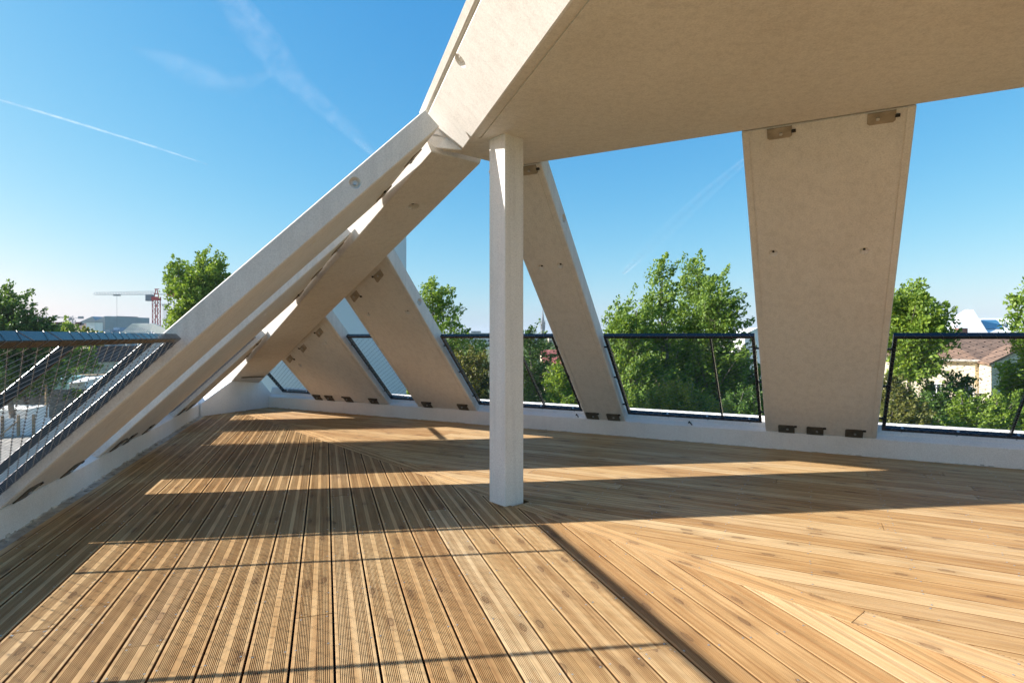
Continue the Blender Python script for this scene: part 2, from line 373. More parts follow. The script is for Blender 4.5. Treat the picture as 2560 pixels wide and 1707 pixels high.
bead = MB(); u = -6.0
while u < 7.75:
    L = rnd.uniform(.015, .05); hgt = max(.001, rnd.gauss(.004, .003)); w_ = rnd.uniform(.004, .016)
    bead.prism([R2(u, SR, -.002), R2(u, SR + w_, -.002), R2(u, SR + w_ * .5, hgt * .6), R2(u, SR, hgt)], d2 * L); u += L + (0 if rnd.random() < .85 else rnd.uniform(.02, .2))
u = -3.0
while u < 9.2:
    L = rnd.uniform(.015, .05); hgt = max(.001, rnd.gauss(.006, .004)); w_ = rnd.uniform(.004, .02)
    bead.prism([L2(u, SL, -.004), L2(u, SL + w_, -.004), L2(u, SL + w_ * .5, hgt * .6), L2(u, SL, hgt)], d1 * L); u += L + (0 if rnd.random() < .8 else rnd.uniform(.02, .2))
M['mortar'] = plain('dirty mortar', (.58, .54, .47), .95, 0, .4, 9)
bo = bead.build('mortar_bead', M['mortar']); rebase(bo, (0, 5, 0)); tag(bo, 'ragged mortar bead where the upstands meet the deck', None, None, 'stuff')
# ------------------------------------------------------------------ slanted slabs
TK = 0.15
def cone(mb, c, nrm, r0, r1, depth, n=14, out=0.01):
    nrm = Vector(nrm).normalized(); x = nrm.orthogonal().normalized(); y = nrm.cross(x)
    k0 = r0 + (r0 - r1) * out / depth
    mb.rings([[c + nrm * h + (x * math.cos(6.2832 * i / n) + y * math.sin(6.2832 * i / n)) * r for i in range(n)] for h, r in ((out, k0), (-depth, r1))])
def slab(P, e, Nn, dd, tilt, u0, u1, top, label, bottoms, tops, holes, cups=(), bridge=False):
    """top(u) -> v of the upper end on the underside"""
    ct = 1 / math.tan(tilt)
    name = 'slanted_slab'
    root = empty(name, P((u0 + u1) / 2, -TK * ct / 2, TK / 2), label, 'slab', 'slanted concrete slabs leaning in from the upstands')
    zc = 0.003
    pts = []
    for w in (0, TK):
        pts += [P(u0, -w * ct + zc, w), P(u1, -w * ct + zc, w), P(u1, top(u1), w), P(u0, top(u0), w)]
    body = MB().hexa(pts).build('slab_body', M['conc'], root, bevel=0.007, seg=1)
    mid = (u0 + u1) / 2
    c = MB()
    for uu in (u0 + 0.048, u1 - 0.048):          # shutter joint near each long edge
        c.bar(P(uu, -.1, 0), P(uu, top(uu) + .1, 0), dd, Nn, 0.004, 0.004)
    for hu, hv in holes: cone(c, P(hu, hv, 0), -Nn, 0.032, 0.018, 0.022)
    for side, v, w in cups: cone(c, P(u0 if side < 0 else u1, v, w), dd * side, 0.040, 0.026, 0.03)
    cut(body, c)
    for hu, hv in holes:
        mb = MB(); cone(mb, P(hu, hv, 0.018), -Nn, 0.009, 0.009, 0.012, 8, 0.0); mb.build('socket', M['dark'], root)
    for side, v, w in cups:
        mb = MB(); cone(mb, P(u0 if side < 0 else u1, v, w) - dd * side * 0.012, dd * side, 0.012, 0.012, 0.018, 10, 0.0); mb.build('lifting_pin', M['socket'], root)
    for (ua, v0, v1, slope) in bottoms + tops:
        hw = 0.074; mb = MB()
        ring = [(ua - hw, v0 + slope * -hw), (ua + hw, v0 + slope * hw), (ua + hw, v1 + slope * hw - .012), (ua + hw - .012, v1 + slope * hw), (ua - hw + .012, v1 - slope * hw), (ua - hw, v1 - slope * hw - .012)] if v1 > v0 else \
               [(ua - hw, v0 - slope * hw), (ua + hw, v0 + slope * hw), (ua + hw, v1 + slope * hw + .012), (ua + hw - .012, v1 + slope * hw), (ua - hw + .012, v1 - slope * hw), (ua - hw, v1 - slope * hw + .012)]
        mb.prism([P(a, b, 0.002) for a, b in ring], -Nn * 0.010)
        pl = mb.build('fixing_plate', M['plate_light'] if v1 < v0 else M['steel_plate'], root)
        b = MB(); vc = (v0 + v1) / 2 + rnd.uniform(-.006, .006); uc = ua + rnd.uniform(-.02, .02)
        b.tube(P(uc, vc, -0.008), P(uc, vc, -0.017), 0.011, n=6); b.build('bolt', M['socket'], pl)
        s = rnd.choice((-1, 1)); mb = MB(); vt = v1 - .02 if v1 > v0 else v1 + .03
        mb.prism([P(ua + s * (hw - .004), vt, 0), P(ua + s * (hw + .022), vt, 0), P(ua + s * (hw + .022), vt + .018, 0), P(ua + s * (hw - .004), vt + .018, 0)], -Nn * 0.011)
        mb.build('shim', M['dark'], pl)
    return root
HF, HT, HZ0, HSL, HHW = 1.79, 7.745, 0.44, 0.3496, 0.222
def hq(t): return 0.055 - 0.0252 * (t - HF)
def hl(u):
    """v where a left slab butts against the side of the hip beam"""
    v = 3.0546 - 0.538 * (u - 4.842) + 0.004
    return v - max(0.0, 4.95 - u) * 0.062
def hipcut(PQ, sign, q=0.43):
    """v where the underside of the slab reaches lateral distance q from the hip line"""
    def f(u):
        a = (PQ(u, 0) - H0).dot(Q); b = (PQ(u, 1) - H0).dot(Q)
        return (sign * q - a) / (b - a)
    return f
flat = lambda v: (lambda u: v)
bp_ = lambda *us: [(u, 0.005, 0.122, 0) for u in us]
RARGS = (RP, eR, NR, d2, TR); LARGS = (LP, eL, NL, d1, TL)
hr = hipcut(RP, 1, 0.205)
def tq(f, *uv):
    s = (f(1) - f(0)); return [(u, v + .045, v - .045, s) for u, v in uv]
def tp(f, *us):
    s = (f(1) - f(0)); return [(u, f(u) - 0.004, f(u) - 0.088, s) for u in us]
slab(*RARGS, -0.56, 0.41, flat(3.306), 'widest-looking upright slab, nearest on the right, between two railings', bp_(.215, -.04, -.372), [(.18, 3.30, 3.225, 0), (-.385, 3.30, 3.225, 0)], [(.254, 2.28), (-.347, 2.25)])
slab(*RARGS, 1.89, 2.37, flat(3.306), 'narrow slab just right of the column, second from the right', bp_(2.275, 2.02), [(2.01, 3.30, 3.225, 0)], [(2.216, 2.28), (2.026, 2.287)], [(-1, 2.72, .095)])
slab(*RARGS, 3.88, 4.83, hr, 'slanted slab left of the column with tree showing at its right edge', bp_(4.65, 4.07), tq(hr, (4.14, 2.30), (4.65, 2.03)), [(4.641, 1.742), (4.051, 1.765)], [(-1, 1.84, .08)])
slab(*RARGS, 5.34, 6.80, hr, 'far slanted slab beside the corner block with four dark foot plates', bp_(6.70, 6.45, 6.075, 5.59), tq(hr, (5.64, 1.45), (6.16, 1.15), (6.6, .925)), [(5.679, 1.255), (6.506, .79)])
slab(*LARGS, 3.935, 4.93, hl, 'nearest left slab, its long grey side edge crossing the sky', bp_(4.15, 4.78), tp(hl, 4.26, 4.74), [(4.749, 2.32), (4.15, 2.32)], [(-1, 2.77, .083)])
slab(*LARGS, 5.42, 6.90, hl, 'middle of the three left slabs, partly hidden behind the nearest', bp_(5.73, 6.05, 6.62), tp(hl, 5.65, 6.15, 6.65), [(5.75, 1.7), (6.55, 1.55)])
slab(*LARGS, 7.86, 8.83, hl, 'lowest and farthest of the left slabs, next to the corner block', bp_(8.05, 8.5), tp(hl, 8.1, 8.55), [(8.1, .9)])

# ------------------------------------------------------------------ hip beam, roof slab, column
def hz(t): return HZ0 + HSL * (t - HF)
hip = MB()
NLh, NRh = (NL + Z * .8) * .14, (NR + Z * .8) * .14
def hring(t):
    a, b = HP(t, hq(t) - HHW, hz(t)), HP(t, hq(t) + HHW, hz(t))
    return [a, b, b + NRh, a + NLh]
hip.rings([hring(1.30), hring(7.70)])
hipo = empty('hip_beam', HP(1.9, 0, hz(1.9)), 'brown-shaded beam sloping up from the corner block to the column head', 'beam')
hb = hip.build('beam_body', M['conc'], hipo, bevel=0.006)
c = MB(); hn = (Vector((0, 0, -1)) + G * HSL).normalized(); hc = HP(7.0, hq(7.0) + .02, hz(7.0)); cone(c, hc, hn, .052, .04, .04, 16); cut(hb, c)
mb = MB(); cone(mb, hc - hn * .028, hn, .014, .014, .02, 10, 0); mb.build('socket', M['dark'], hipo)
mb = MB(); mb.bar(HP(2.05, -.08, hz(2.05) - .004), HP(2.05, .24, hz(2.05) - .004), G, Z, .04, .006); mb.build('fixing_plate', M['steel_plate'], hipo)

RT = 0.36                                          # roof edge depth along the slanted face
Lb = Vector((-.368, 4.225, ZS)); Lt = Vector((-.655, 4.31, 2.775))
sE = 0.957; sEr = -4.113
Rb_end = None
# right corner of the soffit: where the apex edge meets the right edge
tR0 = HP(7.75, .127, 0); k = (sEr - tR0.dot(n2)) / Q.dot(n2); Rb = tR0 + Q * k; Rb.z = ZS
FT = R(46); FV = -n1 * math.cos(FT) + Z * math.sin(FT); FN = -n1 * math.sin(FT) - Z * math.cos(FT)
sLt, sRt, zt2 = sE - .352 * math.cos(FT), sEr - .26, ZS + .352 * math.sin(FT)
Rt = Rb + NR * RT; Rt.z = zt2
def on_left(u, s, z): return L2(u, s, z)
Ab, At = L2(-4.0, sE, ZS), L2(-4.0, sLt, zt2)
Bb, Bt = R2(-5.5, sEr, ZS), R2(-5.5, sRt, zt2)
far_b, far_t = Vector((9.5, -3.2, ZS)), Vector((9.5, -3.2, zt2))
Lt2 = Vector((Lt.x, Lt.y, zt2))
tL = HP(7.74, -.316, ZS); tR = HP(7.75, .127, ZS)
bot = [Lb, tL, tR, Rb, Bb, far_b, Ab]; top = [Lt2, tL + NL * .19, tR + Z * .25, Rt, Bt, far_t, At]
roof = empty('roof_slab', Lb, 'big flat concrete roof slab filling the upper right, with a sunlit white edge', 'roof')
rb = MB().rings([bot, top]).build('slab_body', M['conc'], roof, bevel=0.006)
c = MB()
c.bar(L2(-3.9, sE + .062, ZS), L2(3.85, sE + .062, ZS), n1, Z, .008, .006)             # drip groove under the left edge
nf = FN
hcen = Lb + (Lt2 - Lb) * .86 - d1 * 1.0
pf = L2(3.25, sE, ZS) + FV * 0.31
cone(c, pf, nf, .045, .032, .05, 16)
cut(rb, c)
mb = MB(); cone(mb, pf - nf * .034, nf, .016, .016, .022, 10, 0); mb.build('lifting_pin', M['socket'], roof)
# rim above the fascia, set back behind a shadow groove
rim = MB()
r0 = [Lt2 + Z * .0 + d1 * 0.02, Lt2 + d1 * .02 + NL * 0.0]
prof = [(0.016, -0.02), (0.016, 0.018), (-0.004, 0.018), (-0.004, 0.066), (0.25, 0.066), (0.25, -0.02)]
rr = []
for u in (4.29, -4.0):
    rr.append([L2(u, sLt + a, zt2) + FV * b for a, b in prof])
rim.rings(rr); rim.build('edge_rim', M['conc'], roof, bevel=0.004)
# the back of the roof slab over the slabs on the right
colc = Vector((-.018, 4.016, 0)) + Q * -0.028
colm = MB(); hc_ = 0.086
ring0 = []
for sx, sy in ((-1, -1), (1, -1), (1, 1), (-1, 1)):
    ring0.append(colc + G * sx * hc_ + Q * sy * hc_)
colm.rings([[p + Z * -.2 for p in ring0], [p + Z * (ZS + .01) for p in ring0]])
co = colm.build('column', M['conc_col'], bevel=0.009, seg=2); rebase(co, colc)
tag(co, 'square pale concrete column standing on the deck under the roof tip', 'column')

# ------------------------------------------------------------------ railings
def railing(P, e, Nn, dd, tilt, u0, u1, posts, label, sides=(1, 1), net=True, vtop=1.31, brk=True):
    wc = 0.072; hw = 0.022; hv = 0.016
    vb = 0.080
    root = empty('railing', P((u0 + u1) / 2, .0, wc), label, 'railing', 'black framed railings between the slabs')
    mb = MB(); mb.bar(P(u0, vtop, wc), P(u1, vtop, wc), e, Nn, hv, hw); mb.build('top_rail', M['steel_black'], root, bevel=.003)
    mb = MB(); mb.bar(P(u0, vb, wc), P(u1, vb, wc), e, Nn, hv, hw); mb.build('bottom_rail', M['steel_black'], root, bevel=.003)
    for u, on, s in ((u0, sides[0], 1), (u1, sides[1], -1)):
        if not on: continue
        uu = u + s * .0135
        mb = MB(); mb.bar(P(uu, vb + hv + .001, wc), P(uu, vtop - hv - .001, wc), dd, Nn, .0135, hw - .001); pl = mb.build('side_post', M['steel_black'], root, bevel=.002)
        if brk:
            for v in (.22, .68, 1.15):
                mb = MB(); mb.tube(P(uu - s * .012, v, wc), P(uu - s * .052, v, wc), .009, n=8); mb.tube(P(uu - s * .0135, v, wc), P(uu - s * .018, v, wc), .016, n=8); mb.build('fixing_pin', M['steel_black'], pl)
    for u in posts:
        mb = MB(); mb.bar(P(u, vb + hv + .001, wc + .008), P(u, vtop - hv - .001, wc + .008), dd, Nn, .008, .018); mb.build('post', M['steel_black'], root, bevel=.0015)
    # foot bolts
    k = u0 + .12
    while k < u1 - .05:
        mb = MB(); mb.tube(P(k, vb - .055, wc), P(k, vb + hv + .006, wc), .006, n=6); mb.tube(P(k, vb + hv, wc - .004), P(k, vb + hv + .008, wc - .004), .012, n=6); mb.build('foot_bolt', M['socket'], root); k += .42
    if net:
        mb = MB(); fe = MB(); DW, DH = 0.088, 0.056
        ua, ub, va, vb2 = u0 + .01, u1 - .01, vb + .012, vtop - .012
        wn_ = wc - hw - .002
        sl = DH / DW
        r = 0.0009
        def wire(p, q):
            a, b = P(*p), P(*q); x = Nn; y = (b - a).normalized().cross(x)
            mb.poly([a + x * r, a - x * r * .5 + y * r * .87, a - x * r * .5 - y * r * .87, b + x * r, b - x * r * .5 + y * r * .87, b - x * r * .5 - y * r * .87], [(0, 1, 4, 3), (1, 2, 5, 4), (2, 0, 3, 5)])
        Hh = vb2 - va; Wd = ub - ua
        for sg in (1, -1):
            n = int((Wd + Hh / sl) / DW) + 3
            for i in range(-2, n):
                c0 = ua - (Hh / sl if sg > 0 else 0) + i * DW
                # line: v = va + sg*sl*(u-c0)  (sg>0) or from top
                ca, cb_ = (c0, va), (c0 + Hh / sl, vb2)
                if sg < 0: ca, cb_ = (c0, va), (c0 - Hh / sl, vb2)
                (x0, y0), (x1, y1) = ca, cb_
                t0, t1 = 0.0, 1.0; dx = x1 - x0
                for lo, s in ((ua, 1), (ub, -1)):
                    f0 = s * (x0 - lo); f1 = s * (x1 - lo)
                    if f0 < 0 and f1 < 0: t0, t1 = 1, 0; break
                    if f0 < 0: t0 = max(t0, f0 / (f0 - f1))
                    elif f1 < 0: t1 = min(t1, f0 / (f0 - f1))
                if t1 - t0 < .02: continue
                # slight zigzag so the net is not ruler-straight
                m = max(1, int((t1 - t0) / .34))
                pts = []
                for kk in range(m + 1):
                    t = t0 + (t1 - t0) * kk / m
                    pts.append((x0 + dx * t + rnd.uniform(-.002, .002), y0 + (y1 - y0) * t + rnd.uniform(-.002, .002), wn_ + rnd.uniform(-.001, .001)))
                for p, q in zip(pts, pts[1:]): wire(p, q)
        rows = int(Hh / (DH / 2))
        for j in range(1, rows):
            for i in range(int(Wd / DW) + 1):
                u = ua + (i + (.5 if j % 2 else 0)) * DW; v = va + j * DH / 2
                if u < ub - .01: fe.bar(P(u - .005, v, wn_), P(u + .005, v, wn_), e, Nn, .0022, .002)
        nt_ = mb.build('wire_net', M['inox'], root); fe.build('ferrules', M['inox_dark'], nt_)['kind'] = 'stuff'
        # lacing round the rails
        lc = MB(); u = u0 + .03
        while u < u1 - .04:
            for vv in (vtop, vb):
                j = rnd.uniform(.018, .04) * rnd.choice((1, 1, 1, -1))
                up = hv + .0012
                lc.bar(P(u, vv + up, wc - hw), P(u + j, vv + up, wc + hw), dd, e, .0006, .0006)
                lc.bar(P(u, vv + up, wc - hw - .001), P(u - j * .4, vv - hv - .004, wc - hw - .001), dd, Nn, .0006, .0006)
            u += DW * rnd.uniform(.8, 1.2)
        if sides[1]:
            v = vb + .05
            while v < vtop - .05:
                ux = u1 - .0135
                lc.bar(P(ux - .0145, v, wn_), P(ux + .0135, v + .02, wn_), e, Nn, .0008, .0008)
                lc.bar(P(ux - .0145, v, wc + .01), P(ux - .0145, v - .012, wn_), e, dd, .0008, .0008)
                lc.bar(P(ux - .0145, v, wn_), P(ux - .05, v + .022, wn_), e, Nn, .0008, .0008)
                v += .055 * rnd.uniform(.85, 1.2)
        lc.build('lacing_wire', M['inox'], root)['kind'] = 'stuff'
    return root
railing(*LARGS, -3.2, 3.90, [3.47, 2.48, 1.49, .5, -.5, -1.5], 'long blue-black railing with wire net at the left edge of the picture', (0, 1))
railing(*LARGS, 6.94, 7.82, [], 'small railing squeezed between the two far left slabs')
railing(*RARGS, -3.4, -.60, [-1.55, -2.5], 'black railing right of the widest slab, stone house behind it', (0, 1))
railing(*RARGS, .445, 1.855, [.83], 'black railing with one mid post in front of the tall poplars')
railing(*RARGS, 2.405, 3.845, [2.9], 'black railing passing behind the square column')
railing(*RARGS, 4.865, 5.305, [], 'narrow railing between the two far right-hand slabs, white wall behind')
railing(*RARGS, 6.835, 7.5, [], 'short railing beside the corner block, mostly hidden by the beam')
for (u, v, l) in ((2.52, .0, 'short bent cable end sticking out of the back upstand'), (1.2, .02, 'small dark cable stub on the back upstand below the middle railing')):
    mb = MB(); p = R2(u, SR - .05, ZP); q0 = p + Vector((.01, -.02, .04)); mb.tube(p, q0, .006, n=6); mb.tube(q0, q0 + Vector((.015, -.05, -.03)), .006, n=6)
    tag(mb.build('cable_stub', M['dark'], loc=p), l, 'cable')

# ================================================================== surroundings
def gmat():
    m, nt, nd, ln, b = newmat('rough grass and earth')
    tc = N(nd, 'ShaderNodeTexCoord')
    n1 = N(nd, 'ShaderNodeTexNoise', i_Scale=0.12, i_Detail=8.0, i_Roughness=0.65); ln.new(tc.outputs['Object'], n1.inputs['Vector'])
    n2 = N(nd, 'ShaderNodeTexNoise', i_Scale=2.5, i_Detail=4.0); ln.new(tc.outputs['Object'], n2.inputs['Vector'])
    r = ramp(nd, [(0.32, (.20, .165, .11, 1)), (0.44, (.12, .13, .05, 1)), (0.56, (.075, .12, .03, 1)), (0.7, (.13, .17, .05, 1))]); ln.new(n1.outputs['Fac'], r.inputs[0])
    r2 = ramp(nd, [(0.3, g4(.6)), (0.65, g4(1.1))]); ln.new(n2.outputs['Fac'], r2.inputs[0])
    ln.new(mix_rgba(nd, ln, 1.0, r.outputs[0], r2.outputs[0], 'MULTIPLY'), b.inputs['Base Color']); b.inputs['Roughness'].default_value = 0.9
    return m
GR = 5200
go = MB().poly([(-GR, -GR, ZG), (GR, -GR, ZG), (GR, GR, ZG), (-GR, GR, ZG)], [(0, 1, 2, 3)]).build('ground', gmat()); rebase(go, (0, 0, ZG)); tag(go, None, None, None, 'structure')

M['gravel'] = plain('grey gravel', (.30, .275, .23), 0.95, 0, .4, 1.2, .5, 6)
yo = MB().poly([(-70, 30, ZG + .004), (-14, 34, ZG + .004), (-20, 66, ZG + .004), (-80, 66, ZG + .004)], [(0, 1, 2, 3)]).build('gravel_yard', M['gravel']); rebase(yo, (-40, 48, ZG + .004)); tag(yo, None, None, None, 'structure')
def stonemat(name, a, b_, mort, scale, ratio=1.6, bump=0.6):
    m, nt, nd, ln, b = newmat(name)
    tc = N(nd, 'ShaderNodeTexCoord'); mp = N(nd, 'ShaderNodeMapping'); mp.inputs['Scale'].default_value = (scale, scale, scale * ratio); ln.new(tc.outputs['Object'], mp.inputs[0])
    vo = N(nd, 'ShaderNodeTexVoronoi', i_Scale=1.0); vo.feature = 'DISTANCE_TO_EDGE'; ln.new(mp.outputs[0], vo.inputs['Vector'])
    vc = N(nd, 'ShaderNodeTexVoronoi', i_Scale=1.0); ln.new(mp.outputs[0], vc.inputs['Vector'])
    sp = N(nd, 'ShaderNodeSeparateColor'); ln.new(vc.outputs['Color'], sp.inputs[0])
    r = ramp(nd, [(0.0, (*a, 1)), (1.0, (*b_, 1))]); ln.new(sp.outputs[0], r.inputs[0])
    e = ramp(nd, [(0.02, g4(0)), (0.07, g4(1))]); ln.new(vo.outputs['Distance'], e.inputs[0])
    ln.new(mix_rgba(nd, ln, e.outputs[0], (*mort, 1), r.outputs[0]), b.inputs['Base Color']); b.inputs['Roughness'].default_value = 0.9
    bp = N(nd, 'ShaderNodeBump', i_Strength=bump, i_Distance=0.08); ln.new(e.outputs[0], bp.inputs['Height']); ln.new(bp.outputs[0], b.inputs['Normal'])
    return m
def tilemat(name, rgb, rows=3.2):
    m, nt, nd, ln, b = newmat(name)
    tc = N(nd, 'ShaderNodeTexCoord')
    n1 = N(nd, 'ShaderNodeTexNoise', i_Scale=0.8, i_Detail=6.0); ln.new(tc.outputs['Object'], n1.inputs['Vector'])
    w = N(nd, 'ShaderNodeTexWave', i_Scale=rows, i_Distortion=0.6); w.bands_direction = 'Z'; ln.new(tc.outputs['Object'], w.inputs['Vector'])
    r = ramp(nd, [(0.3, tuple(c * .7 for c in rgb) + (1,)), (0.7, tuple(c * 1.2 for c in rgb) + (1,))]); ln.new(n1.outputs['Fac'], r.inputs[0])
    r2 = ramp(nd, [(0.1, g4(.72)), (0.5, g4(1))]); ln.new(w.outputs['Fac'], r2.inputs[0])
    ln.new(mix_rgba(nd, ln, .8, r.outputs[0], r2.outputs[0], 'MULTIPLY'), b.inputs['Base Color']); b.inputs['Roughness'].default_value = 0.85
    return m
M['render_white'] = plain('white render', (.68, .68, .66), 0.8, 0, .06, .6)
M['white_paint'] = plain('white painted metal', (.78, .79, .78), 0.5, 0, .05, 1)
M['cream'] = stonemat('cream limestone', (.60, .52, .36), (.68, .61, .46), (.48, .42, .32), 1.4, 1.8, .3)
M['rubble'] = stonemat('grey rubble stone', (.20, .19, .165), (.40, .37, .32), (.26, .25, .22), 2.4, 1.4, .8)
M['tile_brown'] = tilemat('brown clay tile', (.25, .155, .10))
M['tile_dark'] = tilemat('dark old tile', (.085, .062, .055))
M['tile_red'] = tilemat('red tile', (.34, .085, .065))
M['glass'] = plain('dark window glass', (.03, .04, .05), 0.12)
M['glass_blue'] = plain('blue glazed panel', (.055, .16, .26), 0.15)
M['grey_clad'] = plain('grey cladding', (.33, .36, .38), 0.5, 0, .1, .3)
M['grey_dark'] = plain('dark grey render', (.16, .17, .18), 0.7, 0, .15, .5)
M['teal'] = plain('teal painted sheet', (.20, .36, .35), 0.5, 0, .12, 1)
M['blue_sheet'] = plain('blue grey sheet', (.22, .32, .40), 0.5, 0, .12, 1)
M['timber'] = plain('weathered timber', (.33, .24, .14), 0.8, 0, .3, 4)
M['crane_red'] = plain('red crane paint', (.46, .035, .03), 0.5)
M['crane_white'] = plain('white crane paint', (.72, .70, .68), 0.5)
M['crane_grey'] = plain('grey crane steel', (.16, .19, .22), 0.5)
M['spire'] = plain('weathered spire stone', (.18, .19, .20), 0.85, 0, .2, .2)
M['brick'] = plain('brick chimney', (.20, .11, .085), 0.9, 0, .25, 1.5)
M['bark'] = plain('grey bark', (.17, .145, .115), 0.9, 0, .3, 5, .4, 20)
M['leaf_poplar'] = leafmat('poplar leaf', (.09, .17, .03), (.26, .38, .07), .42)
M['leaf_dark'] = leafmat('dark leaf', (.05, .11, .025), (.14, .24, .05), .35)
M['leaf_yellow'] = leafmat('yellow green leaf', (.10, .15, .022), (.27, .29, .055))
M['leaf_bright'] = leafmat('fresh green leaf', (.11, .20, .03), (.30, .41, .06), .42)
M['leaf_olive'] = leafmat('olive leaf', (.085, .11, .025), (.20, .20, .05))

# ---- terrace building under the deck and the white wing behind it
foot = [L2(-4.05, SL - UW + .02), L2(10.2, SL - UW + .02), R2(8.9, SR - UW + .02), R2(-6.25, SR - UW + .02), Vector((9.3, -3.4, 0)), Vector((3.5, -5.2, 0))]
tb = empty('terrace_building', (0, 3, ZG), 'white building that carries the roof terrace, hidden below the deck', 'building')
MB().rings([[Vector((p.x, p.y, ZG)) for p in foot], [Vector((p.x, p.y, -.1)) for p in foot]]).build('wall', M['render_white'], tb)
p0 = Vector((-2.6, 14.1, 0)); dv = Vector((-.98, -.2, 0)); nv = Vector((-.2, .98, 0))
wring = [p0 + dv * t + Z * z for t, z in ((0, ZG), (0, 4.3), (3.02, 2.95), (4.2, 1.9), (4.2, ZG))]
wb = empty('white_wing', p0 + Z * ZG, 'tall plain white wall rising behind the far slabs, left of the small poplar', 'building')
MB().prism(wring, nv * 5).build('wall', M['render_white'], wb)

# ---- plants
def nrm(a): return a / np.maximum(np.linalg.norm(a, axis=-1, keepdims=True), 1e-9)
def foliage(name, mat, parent, origins, axes, lens, per, rad, leaf, rs, aspect=.55):
    n = len(origins)
    o = np.repeat(origins, per, 0); a = np.repeat(axes, per, 0); L = np.repeat(lens, per)[:, None]
    t = rs.random((n * per, 1)) ** .8
    g = rs.normal(size=(n * per, 3)); g -= (g * a).sum(1, keepdims=True) * a
    c = o + a * t * L + g * rad * (1.05 - t * .8)
    ld = nrm(a * .8 + rs.normal(size=c.shape) * .55); x = nrm(np.cross(ld, rs.normal(size=c.shape)))
    sz = leaf * (.7 + .6 * rs.random((len(c), 1)))
    v = np.stack([c - ld * sz, c + x * sz * aspect, c + ld * sz, c - x * sz * aspect], 1).reshape(-1, 3)
    loc = np.array(world_loc(parent)); v = v - loc
    me = bpy.data.meshes.new(name); nf = len(c)
    me.vertices.add(nf * 4); me.vertices.foreach_set('co', v.astype(np.float32).ravel())
    me.loops.add(nf * 4); me.loops.foreach_set('vertex_index', np.arange(nf * 4, dtype=np.int32))
    me.polygons.add(nf); me.polygons.foreach_set('loop_start', np.arange(0, nf * 4, 4, dtype=np.int32))
    me.update(calc_edges=True); me.materials.append(mat)
    ob = bpy.data.objects.new(name, me); col.objects.link(ob); ob.parent = parent
    return ob
seedc = [11]
def tree(kind, label, cat, base, lobes, mat, sprays=150, per=55, leaf=.075, wind=.8, slen=1.1, rad=.17, group=None, trunk_r=.16, gap=.25, up=.7):
    """lobes: list of (centre, rx, ry, rz) in metres"""
    seedc[0] += 1; rs = np.random.RandomState(seedc[0])
    root = empty(kind, base, label, cat, group)
    vol = np.array([l[1] * l[2] * l[3] for l in lobes]); vol = vol ** .75; cnt = np.maximum(6, (sprays * vol / vol.sum()).astype(int))
    O = []; A = []; top = None
    for (c, rx, ry, rz), k in zip(lobes, cnt):
        d = nrm(rs.normal(size=(k, 3))); r = .35 + .65 * rs.random((k, 1)) ** .6
        # uneven outline
        ph = rs.random(6) * 6.28
        bump = 1 + gap * (np.sin(3 * d[:, :1] + ph[0]) * np.sin(4 * d[:, 2:3] + ph[1]) + .6 * np.sin(7 * d[:, 1:2] + ph[2]))
        p = np.array(c) + d * r * bump * np.array([rx, ry, rz])
        O.append(p); out = d * np.array([1, 1, .8])
        A.append(nrm(out * .7 + np.array([0, 0, up]) + np.array([wind, 0, 0.05]) + rs.normal(size=(k, 3)) * .28))
    O = np.concatenate(O); A = np.concatenate(A)
    lens = slen * (.6 + .8 * rs.random(len(O)))
    O = O - A * lens[:, None] * .5
    foliage('crown', mat, root, O, A, lens, per, rad, leaf, rs)
    tm = MB(); base = Vector(base); topc = Vector(lobes[0][0])
    if trunk_r > 0:
        pts = []
        nseg = 7
        for i in range(nseg + 1):
            t = i / nseg; p = base.lerp(topc + Vector((0, 0, lobes[0][3] * .5)), t) + Vector((rs.normal() * .12, rs.normal() * .12, 0)) * (1 if 0 < i else 0)
            pts.append((p, trunk_r * (1 - .88 * t)))
        for (a, ra), (b, rb_) in zip(pts, pts[1:]): tm.tube(a, b, ra, rb_, n=7)
        idx = rs.permutation(len(O))[:max(14, len(O) // 4)]
        for i in idx:
            e = Vector(O[i]); 
            cand = [(p, r) for p, r in pts[2:] if p.z < e.z - .2] or [pts[2]]
            p, r = min(cand, key=lambda c: (c[0] - e).length + rs.random() * .8)
            midp = p.lerp(e, .5) + Vector((rs.normal() * .15, rs.normal() * .15, -.12))
            r0 = max(.018, min(r * .5, .05)); tm.tube(p, midp, r0, r0 * .6, n=5); tm.tube(midp, e + Vector(A[i]) * .4, r0 * .6, .008, n=4)
        tm.build('trunk', M['bark'], root, smooth=True)
    return root
def lobe(x, y, rx, ry, D, dd=1.0): # ellipse in picture units turned into metres at distance D
    c = PX(x, y, D); k = D / FPX
    return (c, rx * k, rx * k * dd, ry * k)
def plant(kind, label, cat, D, ells, mat, bx=None, **kw):
    ls = [lobe(x, y, rx, ry, D + rnd.uniform(-.5, .5)) for x, y, rx, ry in ells]
    b = PX(bx if bx else ells[-1][0], 840, D); b.z = ZG
    return tree(kind, label, cat, b, ls, mat, **kw)
GP = 'poplars beyond the back railing'
plant('poplar_tree', 'lowest poplar on the left of the clump behind the middle railing', 'tree', 25, [(1590, 815, 45, 70), (1548, 850, 50, 85), (1590, 960, 80, 100)], M['leaf_poplar'], sprays=230, group=GP)
plant('poplar_tree', 'tall poplar with a twin-tipped top, left peak of the clump', 'tree', 26.5, [(1655, 715, 40, 70), (1635, 800, 50, 70), (1660, 900, 75, 110), (1650, 1000, 80, 60)], M['leaf_poplar'], sprays=270, group=GP)
plant('poplar_tree', 'tallest poplar with a pointed wind-blown top in the clump', 'tree', 28, [(1738, 705, 38, 62), (1728, 790, 55, 60), (1735, 900, 70, 100)], M['leaf_poplar'], sprays=240, group=GP)
